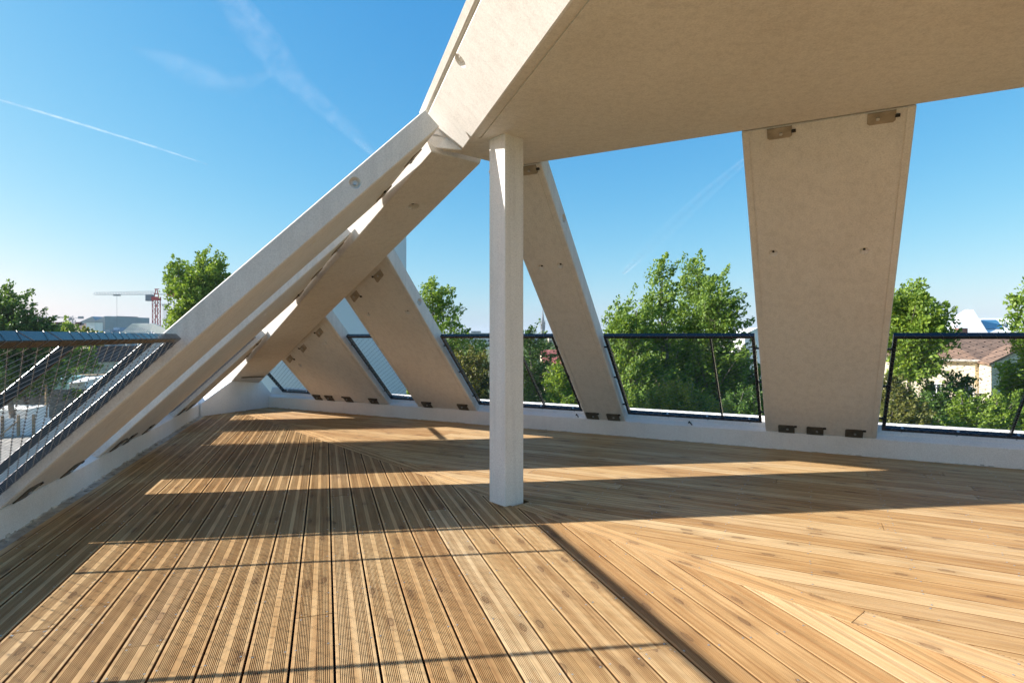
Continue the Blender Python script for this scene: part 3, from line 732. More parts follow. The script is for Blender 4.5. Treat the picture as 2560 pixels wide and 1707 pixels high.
plant('poplar_tree', 'poplar streaming to the right, right end of the clump', 'tree', 25, [(1788, 745, 42, 55), (1805, 820, 48, 60), (1790, 920, 75, 90)], M['leaf_poplar'], sprays=250, group=GP)
plant('poplar_tree', 'small poplar left of the column beyond the railing', 'tree', 30, [(1078, 745, 42, 50), (1112, 780, 45, 55), (1110, 860, 75, 60), (1130, 910, 80, 50)], M['leaf_poplar'], sprays=230, group=GP)
plant('dense_tree', 'dark dense tree seen right of the column under the church spire', 'tree', 32, [(1325, 845, 30, 32), (1335, 900, 55, 55), (1310, 960, 60, 60), (1340, 1000, 90, 50)], M['leaf_dark'], sprays=230, wind=.3, group='trees beyond the back railing')
plant('dense_tree', 'dark tree low behind the right end of the middle railing', 'tree', 27, [(1850, 950, 60, 60), (1880, 1010, 70, 60), (1790, 1000, 70, 60)], M['leaf_dark'], sprays=230, wind=.3, group='trees beyond the back railing')
plant('dense_tree', 'dark green tree filling the gap behind the low poplar', 'tree', 31, [(1590, 930, 70, 60), (1680, 950, 90, 70), (1560, 1000, 90, 60), (1700, 1020, 100, 50)], M['leaf_dark'], sprays=250, wind=.3, group='trees beyond the back railing')
plant('leafy_tree', 'bright leafy tree just right of the widest slab', 'tree', 22, [(2262, 775, 48, 60), (2300, 800, 50, 60), (2275, 850, 75, 45), (2330, 850, 42, 30), (2290, 915, 55, 35)], M['leaf_bright'], sprays=300, wind=.1, leaf=.075, slen=.8, rad=.2, group='trees beyond the back railing', up=.5)
plant('leafy_tree', 'leafy tree cut off by the right edge of the picture', 'tree', 22, [(2562, 775, 26, 50), (2580, 850, 45, 60), (2575, 950, 60, 80), (2560, 1040, 60, 50)], M['leaf_bright'], sprays=210, wind=.1, slen=.8, rad=.2, group='trees beyond the back railing')
GS = 'shrubs beyond the back railing'
plant('round_shrub', 'pale rounded shrub right behind the foot of the middle railing', 'shrub', 17, [(1700, 1025, 92, 58), (1640, 1050, 50, 45), (1765, 1045, 55, 48)], M['leaf_yellow'], sprays=420, per=40, leaf=.042, wind=0, slen=.5, rad=.09, trunk_r=.05, group=GS)
plant('shrub', 'light green shrub at the foot of the narrow slab, left side', 'shrub', 22, [(1405, 960, 38, 50), (1420, 1020, 60, 40)], M['leaf_bright'], sprays=150, leaf=.06, wind=.1, slen=.6, trunk_r=.06, group=GS)
plant('shrub', 'olive shrub directly left of the column behind the railing', 'shrub', 22, [(1160, 930, 55, 55), (1150, 990, 75, 50), (1220, 960, 50, 60)], M['leaf_olive'], sprays=230, leaf=.055, wind=0, slen=.7, rad=.12, trunk_r=.06, group=GS)
plant('shrub', 'yellow-tinged shrub low beside the widest slab, right side', 'shrub', 18, [(2235, 1000, 40, 60), (2260, 1060, 70, 45)], M['leaf_olive'], sprays=200, leaf=.05, wind=0, slen=.5, rad=.11, trunk_r=.05, group=GS)
plant('shrub', 'dark shrub low in the middle of the right-hand railing', 'shrub', 22, [(2330, 1000, 50, 40), (2330, 1050, 80, 40), (2400, 970, 30, 35)], M['leaf_dark'], sprays=220, leaf=.055, wind=0, slen=.6, rad=.12, trunk_r=.05, group=GS)
plant('shrub', 'bright green shrub low behind the right-hand railing', 'shrub', 19, [(2425, 1030, 42, 40), (2440, 1075, 80, 40), (2500, 1040, 50, 50)], M['leaf_bright'], sprays=260, leaf=.05, wind=0, slen=.5, rad=.11, trunk_r=.05, group=GS)
plant('shrub', 'green shrub behind the low poplar at the foot of the railing', 'shrub', 21, [(1575, 1020, 50, 50), (1600, 1060, 60, 40)], M['leaf_poplar'], sprays=170, leaf=.055, wind=0, slen=.6, trunk_r=.05, group=GS)
plant('shrub', 'dark shrub at the right foot of the middle railing', 'shrub', 20, [(1860, 1020, 50, 45), (1850, 1060, 80, 35)], M['leaf_dark'], sprays=170, leaf=.05, wind=0, slen=.5, trunk_r=.05, group=GS)
plant('shrub', 'tiny light shrub in the corner of the narrow far railing', 'shrub', 20, [(1024, 1000, 10, 22)], M['leaf_bright'], sprays=30, leaf=.05, wind=0, slen=.4, trunk_r=.03, group=GS)
GL = 'trees beyond the left railing'
plant('dark_tree', 'big dark wind-blown tree at the left edge above the rail', 'tree', 58, [(15, 785, 50, 55), (55, 830, 55, 55), (15, 870, 90, 60), (90, 860, 45, 40), (30, 930, 110, 45)], M['leaf_dark'], sprays=620, leaf=.17, slen=2.6, rad=.38, group=GL, trunk_r=.3)
plant('leafy_tree', 'loose green tree rising behind the long grey slab edge', 'tree', 46, [(445, 695, 30, 40), (525, 685, 40, 46), (490, 745, 52, 48), (472, 800, 40, 35), (445, 828, 26, 22)], M['leaf_poplar'], sprays=300, leaf=.12, slen=1.6, rad=.28, wind=.3, group=GL, trunk_r=.25, up=.5)
plant('small_tree', 'small fresh green tree in front of the old roof with chimneys', 'tree', 88, [(130, 842, 22, 28), (168, 838, 22, 32), (150, 880, 45, 40), (190, 900, 40, 35), (110, 910, 40, 30)], M['leaf_bright'], sprays=280, leaf=.2, slen=1.6, rad=.35, wind=0, group=GL, trunk_r=.2)
plant('small_tree', 'yellowish tree beside the small white tower', 'tree', 105, [(215, 842, 22, 16), (240, 850, 22, 18)], M['leaf_yellow'], sprays=110, leaf=.22, slen=1.5, rad=.35, wind=0, group=GL, trunk_r=.2)
plant('dark_tree', 'shadowy tree low behind the near railing post', 'tree', 66, [(40, 905, 60, 40), (110, 915, 50, 40), (70, 950, 80, 35)], M['leaf_dark'], sprays=220, leaf=.17, slen=1.6, rad=.33, wind=0, group=GL, trunk_r=.2)
plant('shrub', 'light green bush growing on the rubble wall beside the sheds', 'shrub', 69, [(180, 987, 26, 8), (195, 983, 20, 8)], M['leaf_bright'], sprays=60, leaf=.14, slen=.8, rad=.2, wind=0, trunk_r=0, group=GL)
# far wood along the horizon
rs = np.random.RandomState(5)
fw = bpy.data.objects.new('distant_woodland', None); 
ang = rs.uniform(-.95, .95, 900); dist = rs.uniform(170, 900, 900)
org = np.stack([np.sin(ang) * dist, np.cos(ang) * dist, np.full(900, ZG)], 1); org[:, 2] += rs.uniform(0, 3, 900)
ax = nrm(np.stack([rs.normal(size=900) * .3, rs.normal(size=900) * .3, np.ones(900)], 1))
wr = empty('temp', (0, 0, ZG), None, None)
fo2 = foliage('distant_woodland', M['leaf_dark'], wr, org, ax, rs.uniform(3.5, 6.5, 900), 70, 1.9, .75, rs)
fo2.parent = None; fo2.location = (0, 0, ZG); bpy.data.objects.remove(wr)
tag(fo2, 'distant dark tree belt along the horizon', None, None, 'stuff')

# ---- left background: rubble wall, fence, sheds, houses, cranes
def quadbox(mb, pa, pb, z0, z1, th):        # wall between two ground points
    d = (pb - pa).normalized(); n = Vector((-d.y, d.x, 0)) * th
    a, b = Vector((pa.x, pa.y, 0)), Vector((pb.x, pb.y, 0))
    mb.hexa([a + Z * z0, b + Z * z0, b + n + Z * z0, a + n + Z * z0, a + Z * z1, b + Z * z1, b + n + Z * z1, a + n + Z * z1]); return mb
def gp(x, D): p = PX(x, 840, D); p.z = 0; return p
rw = empty('rubble_wall', gp(60, 66) + Z * ZG, 'old grey rubble stone wall beyond the left railing', 'wall')
quadbox(MB(), gp(-120, 64), gp(300, 70), ZG, -5.15, .5).build('masonry', M['rubble'], rw)
quadbox(MB(), gp(-125, 63.9), gp(118, 66.6), -5.147, -4.85, .9).build('coping', M['blue_sheet'], rw)
fence = empty('board_fence', gp(60, 56) + Z * ZG, 'white board fence with brown posts in front of the rubble wall', 'fence')
xs = [-90, 6, 46, 84, 126]
Ds = [54.5, 55.6, 56.2, 56.8, 57.6]
for i in range(4): quadbox(MB(), gp(xs[i], Ds[i]), gp(xs[i + 1], Ds[i + 1]), ZG, -6.75 - .08 * i, .06).build('panel', M['white_paint'], fence)
for i in range(1, 4):
    p = gp(xs[i], Ds[i] - .15); MB().box((p.x - .09, p.y - .09, ZG), (p.x + .09, p.y + .09, -6.55)).build('post', M['timber'], fence)
mb = MB(); a = gp(-10, 54.5); b = gp(44, 55.9); mb.tube(a + Z * ZG, b + Z * -7.1, .07, n=6); mb.build('prop', M['timber'], fence)
up = MB(); p = gp(115.5, 62); up.tube(p + Z * ZG, p + Z * -2.35, .13, .1, n=8); uo = up.build('timber_pole', M['timber'], loc=p + Z * ZG); tag(uo, 'bare brown timber pole standing before the rubble wall', 'pole')
def shed(name, label, x0, x1, y0, y1, D, mat, slope=.35, door=False):
    a, b = gp(x0, D), gp(x1, D); z1 = PX(0, y0, D).z; z0 = PX(0, y1, D).z
    r = empty(name, a.lerp(b, .5) + Z * z0, label, 'shed', 'sheds behind the rubble wall')
    dp = 2.2
    MB().hexa([a + Z * z0, b + Z * z0, b + Vector((.5, dp, z0)), a + Vector((.5, dp, z0)), a + Z * (z1 - slope), b + Z * (z1 - slope * .6), b + Vector((.5, dp, z1)), a + Vector((.5, dp, z1))]).build('body', mat, r)
    rf = MB(); q = .12
    rf.hexa([a + Vector((-q, -q, z1 - slope + .01)), b + Vector((q, -q, z1 - slope * .6 + .01)), b + Vector((.5 + q, dp, z1 + .02)), a + Vector((.5 - q, dp, z1 + .02)), a + Vector((-q, -q, z1 - slope + .07)), b + Vector((q, -q, z1 - slope * .6 + .07)), b + Vector((.5 + q, dp, z1 + .08)), a + Vector((.5 - q, dp, z1 + .08))])
    rf.build('roof', mat, r)
    if door:
        m = a.lerp(b, .62); MB().box((m.x - .22, m.y - .06, (z0 + z1) / 2 - .2), (m.x + .22, m.y + .02, (z0 + z1) / 2 + .16)).build('window', M['glass'], r)
    return r
shed('garden_shed', 'teal sheet-metal shed standing behind the rubble wall', 130, 168, 942, 1000, 72, M['teal'], .5)
shed('garden_shed', 'white shed with a small dark window beside the teal one', 173, 212, 946, 1005, 71, M['white_paint'], .7, True)
shed('garden_shed', 'blue-grey sheet shed right of the white one', 216, 250, 943, 1000, 73, M['blue_sheet'], .3)
shed('lean_to', 'low pale lean-to roof at the foot of the rubble wall, left edge', -30, 68, 1020, 1060, 60, M['white_paint'], .3)
can = empty('canopy', gp(190, 76) + Z * -4.4, 'thin timber canopy roof stretched over the three sheds', 'canopy')
quadbox(MB(), gp(125, 74.2), gp(262, 75.5), -4.05, -3.93, 2.2).build('roof_sheet', M['timber'], can)
for x in (127, 170, 214, 258): p = gp(x, 74.6); MB().box((p.x - .06, p.y - .06, -6.5), (p.x + .06, p.y + .06, -4.052)).build('post', M['grey_dark'], can)

def gable_house(name, label, A, B, depth, z0, ze, zr, wallm, roofm, windows=(), cat='house', ov=.25, group=None):
    """gable end between ground points A and B, running back by the vector depth"""
    A = Vector((A.x, A.y, 0)); B = Vector((B.x, B.y, 0)); m = A.lerp(B, .5); dp = Vector(depth)
    r = empty(name, m + dp * .5 + Z * z0, label, cat, group)
    MB().prism([A + Z * z0, B + Z * z0, B + Z * ze, m + Z * zr, A + Z * ze], dp).build('wall', wallm, r)
    d = (B - A).normalized(); f = -dp.normalized() * ov; k = (zr - ze) / ((B - A).length / 2)
    ro = MB()
    for s, E in ((-1, A), (1, B)):
        e = E + d * s * ov + Z * (ze - k * ov + .04); t = m + Z * (zr + .04)
        ro.hexa([e + f, t + f, t + dp - f, e + dp - f, e + f + Z * .16, t + f + Z * .16, t + dp - f + Z * .16, e + dp - f + Z * .16])
    ro.build('roof', roofm, r)
    nrmv = -dp.normalized()
    for (fx, zc, w, h) in windows:
        c0 = A.lerp(B, fx) + Z * zc
        wd = MB(); wd.bar(c0 - d * w / 2 + nrmv * .03, c0 + d * w / 2 + nrmv * .03, Z, nrmv, h / 2, .05); wo = wd.build('window', M['glass'], r)
        fr = MB()
        for q0, q1, hx in ((-1, 1, 1),):
            for sz in (-1, 1): fr.bar(c0 - d * (w / 2 + .08) + Z * sz * (h / 2 + .04) + nrmv * .05, c0 + d * (w / 2 + .08) + Z * sz * (h / 2 + .04) + nrmv * .05, Z, nrmv, .05, .05)
            for sx in (-1, 1): fr.bar(c0 + d * sx * (w / 2 + .04) - Z * (h / 2 - .012) + nrmv * .05, c0 + d * sx * (w / 2 + .04) + Z * (h / 2 - .012) + nrmv * .05, d, nrmv, .04, .05)
        fr.build('window_frame', M['white_paint'], wo)
    return r
D = 98
gable_house('gabled_house', 'cream gabled house with a dark roof behind the sheds', gp(188, D), gp(262, D + 6), (9, 16, 0), ZG, PX(0, 905, D).z, PX(0, 869, D).z, M['cream'], M['tile_dark'], [(.3, -5.2, .8, 1.6), (.62, -5.2, .8, 1.6), (.3, -3.2, .7, 1.0), (.6, -3.2, .7, 1.0)])
D = 150
ob = gable_house('old_terrace', 'long old building with a dark roof and a row of brick chimneys', gp(228, D), gp(205, D + 12), (-30, 8, 0), ZG, PX(0, 836, D).z, PX(0, 809, D).z, M['cream'], M['tile_dark'], [], 'building')
for x, y, w in ((104, 812, 7), (128, 809, 8), (143, 809, 6), (163, 808, 6), (196, 809, 9)):
    p = PX(x, y, D + 6); k = D / FPX
    ch = MB(); ch.box((p.x - w * k / 2, p.y - .5, p.z - 1.6), (p.x + w * k / 2, p.y + .5, p.z + .25)); ch.box((p.x - w * k / 2 - .08, p.y - .58, p.z + .253), (p.x + w * k / 2 + .08, p.y + .58, p.z + .42)); ch.build('chimney', M['brick'], ob)
sb = empty('white_tower', PX(226, 830, 125) - Z * 0, 'small white boxy stair tower poking above the yellowish tree', 'building')
p = PX(226, 806, 125); MB().box((p.x - .9, p.y, ZG), (p.x + .9, p.y + 2.5, p.z)).build('wall', M['white_paint'], sb); MB().box((p.x - 1.0, p.y - .1, p.z + .003), (p.x + 1.0, p.y + 2.6, p.z + .2)).build('coping', M['grey_clad'], sb)
D = 290; k = D / FPX
mbd = empty('folded_roof_building', gp(230, D) + Z * ZG, 'modern grey-blue building with a folded zigzag roof', 'building')
q = lambda x, y: PX(x, y, D)
ring = [Vector((q(196, 0).x, D, ZG)), Vector((q(262.5, 0).x, D, ZG)), q(262.5, 790.5), q(239, 801.5), q(230, 791), q(196, 806)]
MB().prism(ring, Vector((6, 26, 0))).build('wall', M['grey_clad'], mbd)
ring = [q(229.6, 790.4), q(263, 790), q(239, 801)]
MB().prism([v + Vector((0, 8, .3)) for v in ring] , Vector((4, 12, 0))).build('roof_fold', M['render_white'], mbd)
for x0, x1, y0, y1 in ((240, 244, 812, 816), (249, 253, 812, 816), (240, 244, 822, 826), (249, 253, 822, 826)):
    MB().box((q(x0, 0).x, D - .3, q(0, y1).z), (q(x1, 0).x, D + .1, q(0, y0).z)).build('window', M['glass'], mbd)
D = 230
lowb = empty('low_block', gp(285, D) + Z * ZG, 'low blue-grey flat block right of the zigzag-roofed building', 'building')
q = lambda x, y: PX(x, y, D)
for x0, x1, yt, dd_ in ((248, 275, 824, 0), (262, 278, 818, 5), (276, 322, 827, 2)):
    MB().box((q(x0, 0).x, D + dd_, ZG), (q(x1, 0).x, D + 12 + dd_, q(0, yt).z)).build('wall', M['blue_sheet'], lowb)
for x in (255, 262, 300, 308): MB().box((q(x, 0).x, D - .2, q(0, 842).z), (q(x + 4, 0).x, D + .1, q(0, 836).z)).build('window', M['glass'], lowb)
# white steel roof frame
D = 122
sf = empty('steel_roof_frame', gp(350, D) + Z * ZG, 'bare white steel roof frame below the red and white crane', 'roof frame')
q = lambda x, y, d=0: PX(x, y, D + d)
for i in range(12):
    fx = i / 11; x0 = 288 + fx * 70; x1 = 332 + fx * 52
    mb = MB(); mb.tube(q(x0, 846), q(x1, 809), .10, n=4); mb.tube(q(x1, 809), Vector((q(x1 + 38, 0).x, D + 8, q(0, 846).z)), .10, n=4); mb.build('rafter', M['white_paint'], sf)
for j in range(5):
    t = j / 4; mb = MB(); mb.tube(q(288 + 44 * t, 846 - 37 * t), q(358 + 26 * t, 846 - 37 * t), .08, n=4); mb.build('purlin', M['white_paint'], sf)
for x in (300, 330, 358, 378, 398): 
    mb = MB(); mb.tube(Vector((q(x, 0).x, D + 2, ZG)), Vector((q(x, 0).x, D + 2, q(0, 838).z)), .14, n=6); mb.build('column', M['white_paint'], sf)
mb = MB()
for k_ in range(5): mb.tube(q(362 + k_ * 9, 846), q(366 + k_ * 9, 816 + k_ * 3), .08, n=4); mb.tube(q(362 + k_ * 9, 846), q(371 + k_ * 9, 846 - 14), .06, n=4)
mb.build('gable_bracing', M['white_paint'], sf)

def lattice(mb, a, b, w, h, n, r, side=Vector((0, 1, 0)), upv=Z):
    a = Vector(a); b = Vector(b)
    cs = [side * w / 2 - upv * h / 2, -side * w / 2 - upv * h / 2, -side * w / 2 + upv * h / 2, side * w / 2 + upv * h / 2]
    for c_ in cs: mb.tube(a + c_, b + c_, r, n=4)
    for i in range(n):
        p = a.lerp(b, i / n); q_ = a.lerp(b, (i + 1) / n)
        for j in range(4):
            c0, c1 = cs[j], cs[(j + 1) % 4]
            mb.tube(p + c0, q_ + c1, r * .6, n=4) if i % 2 == 0 else mb.tube(p + c1, q_ + c0, r * .6, n=4)
            mb.tube(p + c0, p + c1, r * .6, n=4)
def crane(label, D, xm, yj, xl, xr, ytop, mats, mast_w=2.2, detail=1, sgn=1):
    k = D / FPX; base = gp(xm, D); zj = PX(0, yj, D).z
    r = empty('tower_crane', base + Z * ZG, label, 'crane', 'tower cranes on the left skyline')
    mb = MB(); lattice(mb, base + Z * ZG, base + Z * (zj - 3.2), mast_w, mast_w, int((zj - ZG) / mast_w / 1.1) if detail else 6, .16 if detail else .3, Vector((1, 0, 0)), Vector((0, 1, 0))); mb.build('mast', M[mats[0]], r)
    mb = MB(); mb.box(base + Vector((-1.3, -1.3, zj - 3.15)), base + Vector((1.3, 1.3, zj - 1.6))); mb.build('slewing_ring', M[mats[0]], r)
    xl_, xr_ = gp(xl, D), gp(xr, D)
    jm = MB(); n = 22 if detail else 8
    tipz = zj; a = Vector((base.x - 1.2, D, zj)); b = Vector((xl_.x, D, zj)); rr_ = .11 if detail else .3
    jm.tube(a + Vector((0, .7, -.6)), b + Vector((0, .7, -.6)), rr_, n=4); jm.tube(a + Vector((0, -.7, -.6)), b + Vector((0, -.7, -.6)), rr_, n=4); jm.tube(a + Z * .9, b + Z * .3, rr_, n=4)
    for i in range(n):
        p = a.lerp(b, i / n); q_ = a.lerp(b, (i + .5) / n); q2 = a.lerp(b, (i + 1) / n); tz = .9 - .6 * (i + .5) / n
        for s_ in (-.7, .7): jm.tube(p + Vector((0, s_, -.6)), q_ + Z * tz, rr_ * .7, n=4); jm.tube(q_ + Z * tz, q2 + Vector((0, s_, -.6)), rr_ * .7, n=4)
    jm.build('jib', M[mats[1]], r)
    cj = MB(); cj.bar(Vector((base.x + 1.2, D, zj - .5)), Vector((xr_.x, D, zj - .5)), (0, 1, 0), Z, .7, .15); cj.build('counter_jib', M[mats[1]], r)
    cw = MB(); cw.box((xr_.x - 3.6 * (1 if detail else 1.6), D - .9, zj - 1.6), (xr_.x, D + .9, zj + 1.3)); cw.build('counterweight', M[mats[2]], r)
    ap = MB(); ap.tube((base.x - 1, D, zj - 1.6), (base.x - .2, D, zj + 1.9), .2, n=4); ap.tube((base.x + 1, D, zj - 1.6), (base.x + .2, D, zj + 1.9), .2, n=4); ap.tube((base.x - .8, D, zj + 1.8), (base.x + 1.2, D, zj + 1.8), .2, n=4); ap.tube((base.x - 1, D, zj - .2), (base.x + 1, D, zj - .2), .3, n=4); ap.build('head', M[mats[0]], r)
    cab = MB(); cab.box((base.x - 4.2, D - 1, zj - 3.4), (base.x - 1.7, D + 1, zj - .75)); cab.build('cab', M['crane_grey'], r)
    tr = MB(); t = a.lerp(b, .62); tr.box((t.x - 1.3, D - .6, zj - 1.15), (t.x + 1.3, D + .6, zj - .7)); to = tr.build('trolley', M['crane_grey'], r)
    hk = MB(); hz_ = zj - 18 if detail else zj - 8; hk.tube((t.x, D, zj - 1.2), (t.x, D, hz_), .05, n=4); hk.box((t.x - .5, D - .4, hz_ - 2.0), (t.x + .5, D + .4, hz_)); hk.build('hook', M['crane_grey'], to)
    return r
crane('red and white tower crane behind the bare steel roof frame', 250, 391, 733, 236, 441, 725, ('crane_red', 'crane_white', 'crane_red'))
crane('far grey tower crane above the brick chimneys', 700, 181.5, 793.5, 92, 208, 790, ('crane_grey', 'crane_grey', 'crane_grey'), 4.0, 0)
crane('tiny distant crane right of the zigzag-roofed building', 900, 304, 808, 266, 330, 800, ('crane_grey', 'crane_grey', 'crane_grey'), 4.0, 0)
crane('faint pale crane just behind the red mast', 1000, 412, 760, 378, 428, 755, ('crane_white', 'crane_white', 'crane_grey'), 4.0, 0)

# ---- right background
D = 850
sp = empty('church_spire', gp(1357, D) + Z * ZG, 'slim dark church spire on the horizon right of the column', 'church')
p = gp(1357, D); k = D / FPX
def octring(r, z): return [p + Vector((math.cos(math.pi / 4 * i + .39) * r, math.sin(math.pi / 4 * i + .39) * r, z)) for i in range(8)]
zt_ = lambda y: PX(0, y, D).z
MB().rings([octring(3.4, ZG), octring(3.3, zt_(806))]).build('belfry', M['spire'], sp)
MB().rings([octring(2.5, zt_(806)), octring(.15, zt_(771))]).build('steeple', M['spire'], sp)
for i in range(8):
    a = math.pi / 4 * i + .39; c0 = p + Vector((math.cos(a) * 3.35, math.sin(a) * 3.35, 0))
    mb = MB(); mb.tube(c0 + Z * zt_(812), c0 + Z * zt_(805), .57, .5, n=6); mb.tube(c0 + Z * zt_(805), c0 + Z * zt_(800), .5, .03, n=6); mb.build('pinnacle', M['spire'], sp)
for i in range(8):
    a = math.pi / 4 * i + .785; c0 = p + Vector((math.cos(a) * 3.05, math.sin(a) * 3.05, zt_(818))); mb = MB(); mb.bar(c0 - Z * 2.8, c0 + Z * 2.8, (-math.sin(a), math.cos(a), 0), (math.cos(a), math.sin(a), 0), .57, .25); mb.build('belfry_opening', M['glass'], sp)
def block(name, label, x0, x1, yt, D, mat, wins=True, dep=14, group='far town blocks on the skyline'):
    a, b = gp(x0, D), gp(x1, D); zt__ = PX(0, yt, D).z
    r = empty(name, a.lerp(b, .5) + Z * ZG, label, 'building', group)
    MB().box((a.x, D, ZG), (b.x, D + dep, zt__)).build('wall', mat, r)
    MB().box((a.x - .2, D - .2, zt__ + .003), (b.x + .2, D + dep + .2, zt__ + .5)).build('roof', M['grey_clad'], r)
    if wins:
        n = max(2, int((x1 - x0) / 8)); zz = zt__ - 2.2
        while zz > zt__ - 7 and zz > ZG + 1:
            for i in range(n):
                xc = a.x + (b.x - a.x) * (i + .5) / n; hw = (b.x - a.x) / n * .28
                MB().box((xc - hw, D - .12, zz - .7), (xc + hw, D + .1, zz + .7)).build('window', M['glass'], r)
            zz -= 3.1
    return r
block('far_block', 'long pale block on the horizon just left of the column', 1168, 1226, 834, 420, M['render_white'])
block('far_block', 'darker low block stepping up behind the pale one left of the column', 1178, 1200, 829, 470, M['grey_clad'])
block('far_block', 'pale low block under the church spire', 1372, 1392, 837, 500, M['cream'])
block('far_block', 'grey roofline between the column and the spire', 1318, 1350, 836, 560, M['grey_clad'])
block('far_block', 'small white flat block right of the poplars above the rail', 1802, 1838, 829, 180, M['white_paint'])
block('far_block', 'dark little block topping the white one right of the poplars', 1806, 1822, 823, 230, M['grey_dark'], False)
an = MB(); p = gp(1845, 178); an.tube(p + Z * ZG, p + Z * PX(0, 813, 178).z, .2, .08, n=6); ao = an.build('antenna_mast', M['crane_grey'], loc=p + Z * ZG); tag(ao, 'thin antenna mast right of the poplars', 'mast')
D = 90
gable_house('white_hall', 'white gabled hall beside the left edge of the widest slab', gp(1862, D), gp(1925, D), (4, 22, 0), ZG, PX(0, 838, D).z, PX(0, 822, D).z, M['white_paint'], M['white_paint'], [], 'building')
D = 62
gable_house('blue_stall', 'little stall with a turquoise side below the white hall', gp(1848, D), gp(1872, D), (1, 5, 0), ZG, PX(0, 896, D).z, PX(0, 880, D).z, M['teal'], M['grey_dark'], [], 'building')
for i, (x0, x1, ye, yr, lab) in enumerate(((1355, 1420, 888, 878, 'upper red shed roof beyond the railing right of the column'), (1368, 1440, 912, 896, 'lower red shed roof beyond the railing right of the column'))):
    D = 74 - i * 9
    a, b = gp(x0, D), gp(x1, D)
    r = empty('red_roof_shed', a.lerp(b, .5) + Z * ZG, lab, 'shed', 'red-roofed sheds beyond the railing')
    MB().box((a.x, D, ZG), (b.x, D + 6, PX(0, ye, D).z - .1)).build('wall', M['cream'], r)
    MB().hexa([Vector((a.x - .3, D - .4, PX(0, ye, D).z)), Vector((b.x + .3, D - .4, PX(0, ye, D).z)), Vector((b.x + .3, D + 6, PX(0, yr, D + 6).z)), Vector((a.x - .3, D + 6, PX(0, yr, D + 6).z)),
               Vector((a.x - .3, D - .4, PX(0, ye, D).z + .2)), Vector((b.x + .3, D - .4, PX(0, ye, D).z + .2)), Vector((b.x + .3, D + 6, PX(0, yr, D + 6).z + .2)), Vector((a.x - .3, D + 6, PX(0, yr, D + 6).z + .2))]).build('roof', M['tile_red'], r)
D = 60
a, b = gp(1795, D), gp(1850, D)
r = empty('red_roof_shed', a.lerp(b, .5) + Z * ZG, 'red shed roof glimpsed through leaves right of the poplars', 'shed', 'red-roofed sheds beyond the railing')
MB().box((a.x, D, ZG), (b.x, D + 6, PX(0, 906, D).z)).build('wall', M['cream'], r)
MB().hexa([Vector((a.x, D - .4, PX(0, 905, D).z)), Vector((b.x, D - .4, PX(0, 905, D).z)), Vector((b.x, D + 6, PX(0, 884, D + 6).z)), Vector((a.x, D + 6, PX(0, 884, D + 6).z)), Vector((a.x, D - .4, PX(0, 903, D).z)), Vector((b.x, D - .4, PX(0, 903, D).z)), Vector((b.x, D + 6, PX(0, 882, D + 6).z)), Vector((a.x, D + 6, PX(0, 882, D + 6).z))]).build('roof', M['tile_red'], r)

# stone house with the brown roof
D = 44
C = gp(2438, D); WL = gp(2200, 48); WR = gp(2720, 45)
ze = PX(0, 899, D).z; zr = 1.3; back_ = Vector((1.2, 10, 0))
sh = empty('stone_house', C + Z * ZG, 'long cream stone house with a brown tiled roof behind the right-hand railing', 'house')
ringw = [WL, C, WR, WR + back_, C + back_, WL + back_]
MB().rings([[v + Z * ZG for v in ringw], [v + Z * ze for v in ringw]]).build('wall', M['cream'], sh)
ro = MB(); fo_ = Vector((-.02, -.45, ze + .02)); rd = back_ * .5 + Z * zr; bo_ = back_ + Vector((0, .45, ze + .02))
ro.poly([WL + fo_, C + fo_, WR + fo_, WL + rd, C + rd, WR + rd, WL + bo_, C + bo_, WR + bo_], [(0, 1, 4, 3), (1, 2, 5, 4), (3, 4, 7, 6), (4, 5, 8, 7), (0, 3, 6), (2, 8, 5), (0, 6, 7, 1), (1, 7, 8, 2)])
ro.build('roof', M['tile_brown'], sh)
gut = MB(); gut.tube(WL + fo_ - Z * .1, C + fo_ - Z * .1, .1, n=6); gut.tube(C + fo_ - Z * .1, WR + fo_ - Z * .1, .1, n=6); gut.build('gutter', M['zinc'], sh)
for x_ in (.12, .4, .75):
    mb = MB(); a_ = (WL + rd).lerp(C + rd, x_) if x_ < .5 else (C + rd).lerp(WR + rd, x_ - .5); mb.box(a_ - Vector((.35, .3, .5)), a_ + Vector((.35, .3, .55))); mb.build('chimney', M['brick'], sh)
dL = (WL - C).normalized(); nL_ = Vector((dL.y, -dL.x, 0)); nL_ = nL_ if nL_.y < 0 else -nL_
dR = (WR - C).normalized(); nR_ = Vector((dR.y, -dR.x, 0)); nR_ = nR_ if nR_.y < 0 else -nR_
def archwin(base, d, n, w, h):
    mb = MB(); ringp = [base - d * w / 2, base + d * w / 2, base + d * w / 2 + Z * (h - w / 2)] + [base + d * (w / 2 * math.cos(a_)) + Z * (h - w / 2 + w / 2 * math.sin(a_)) for a_ in (.5, 1.0, 1.57, 2.14, 2.64)] + [base - d * w / 2 + Z * (h - w / 2)]
    mb.prism([q_ + n * .03 for q_ in ringp], -n * .1); wo = mb.build('window', M['glass'], sh)
    fr = MB(); cc = base + Z * h / 2
    fr.prism([q_ + (q_ - cc).normalized() * .16 + n * .02 for q_ in ringp], -n * .06); fr.build('window_surround', M['white_paint'], wo)
    fb = MB(); fb.bar(base + n * .04, base + Z * (h - .1) + n * .04, d, n, .03, .02)
    for kk in (.3, .6): fb.bar(base + Z * h * kk + n * .04 - d * w * .45, base + Z * h * kk + n * .04 + d * w * .45, Z, n, .025, .018)
    fb.build('glazing_bar', M['white_paint'], wo)
archwin(C + dL * .5 + Z * (ze - 4.6), dL, nL_, .7, 2.6)
for t_ in (2.4, 5.0, 7.6): archwin(C + dL * t_ + Z * (ze - 4.2), dL, nL_, .55, 2.2)
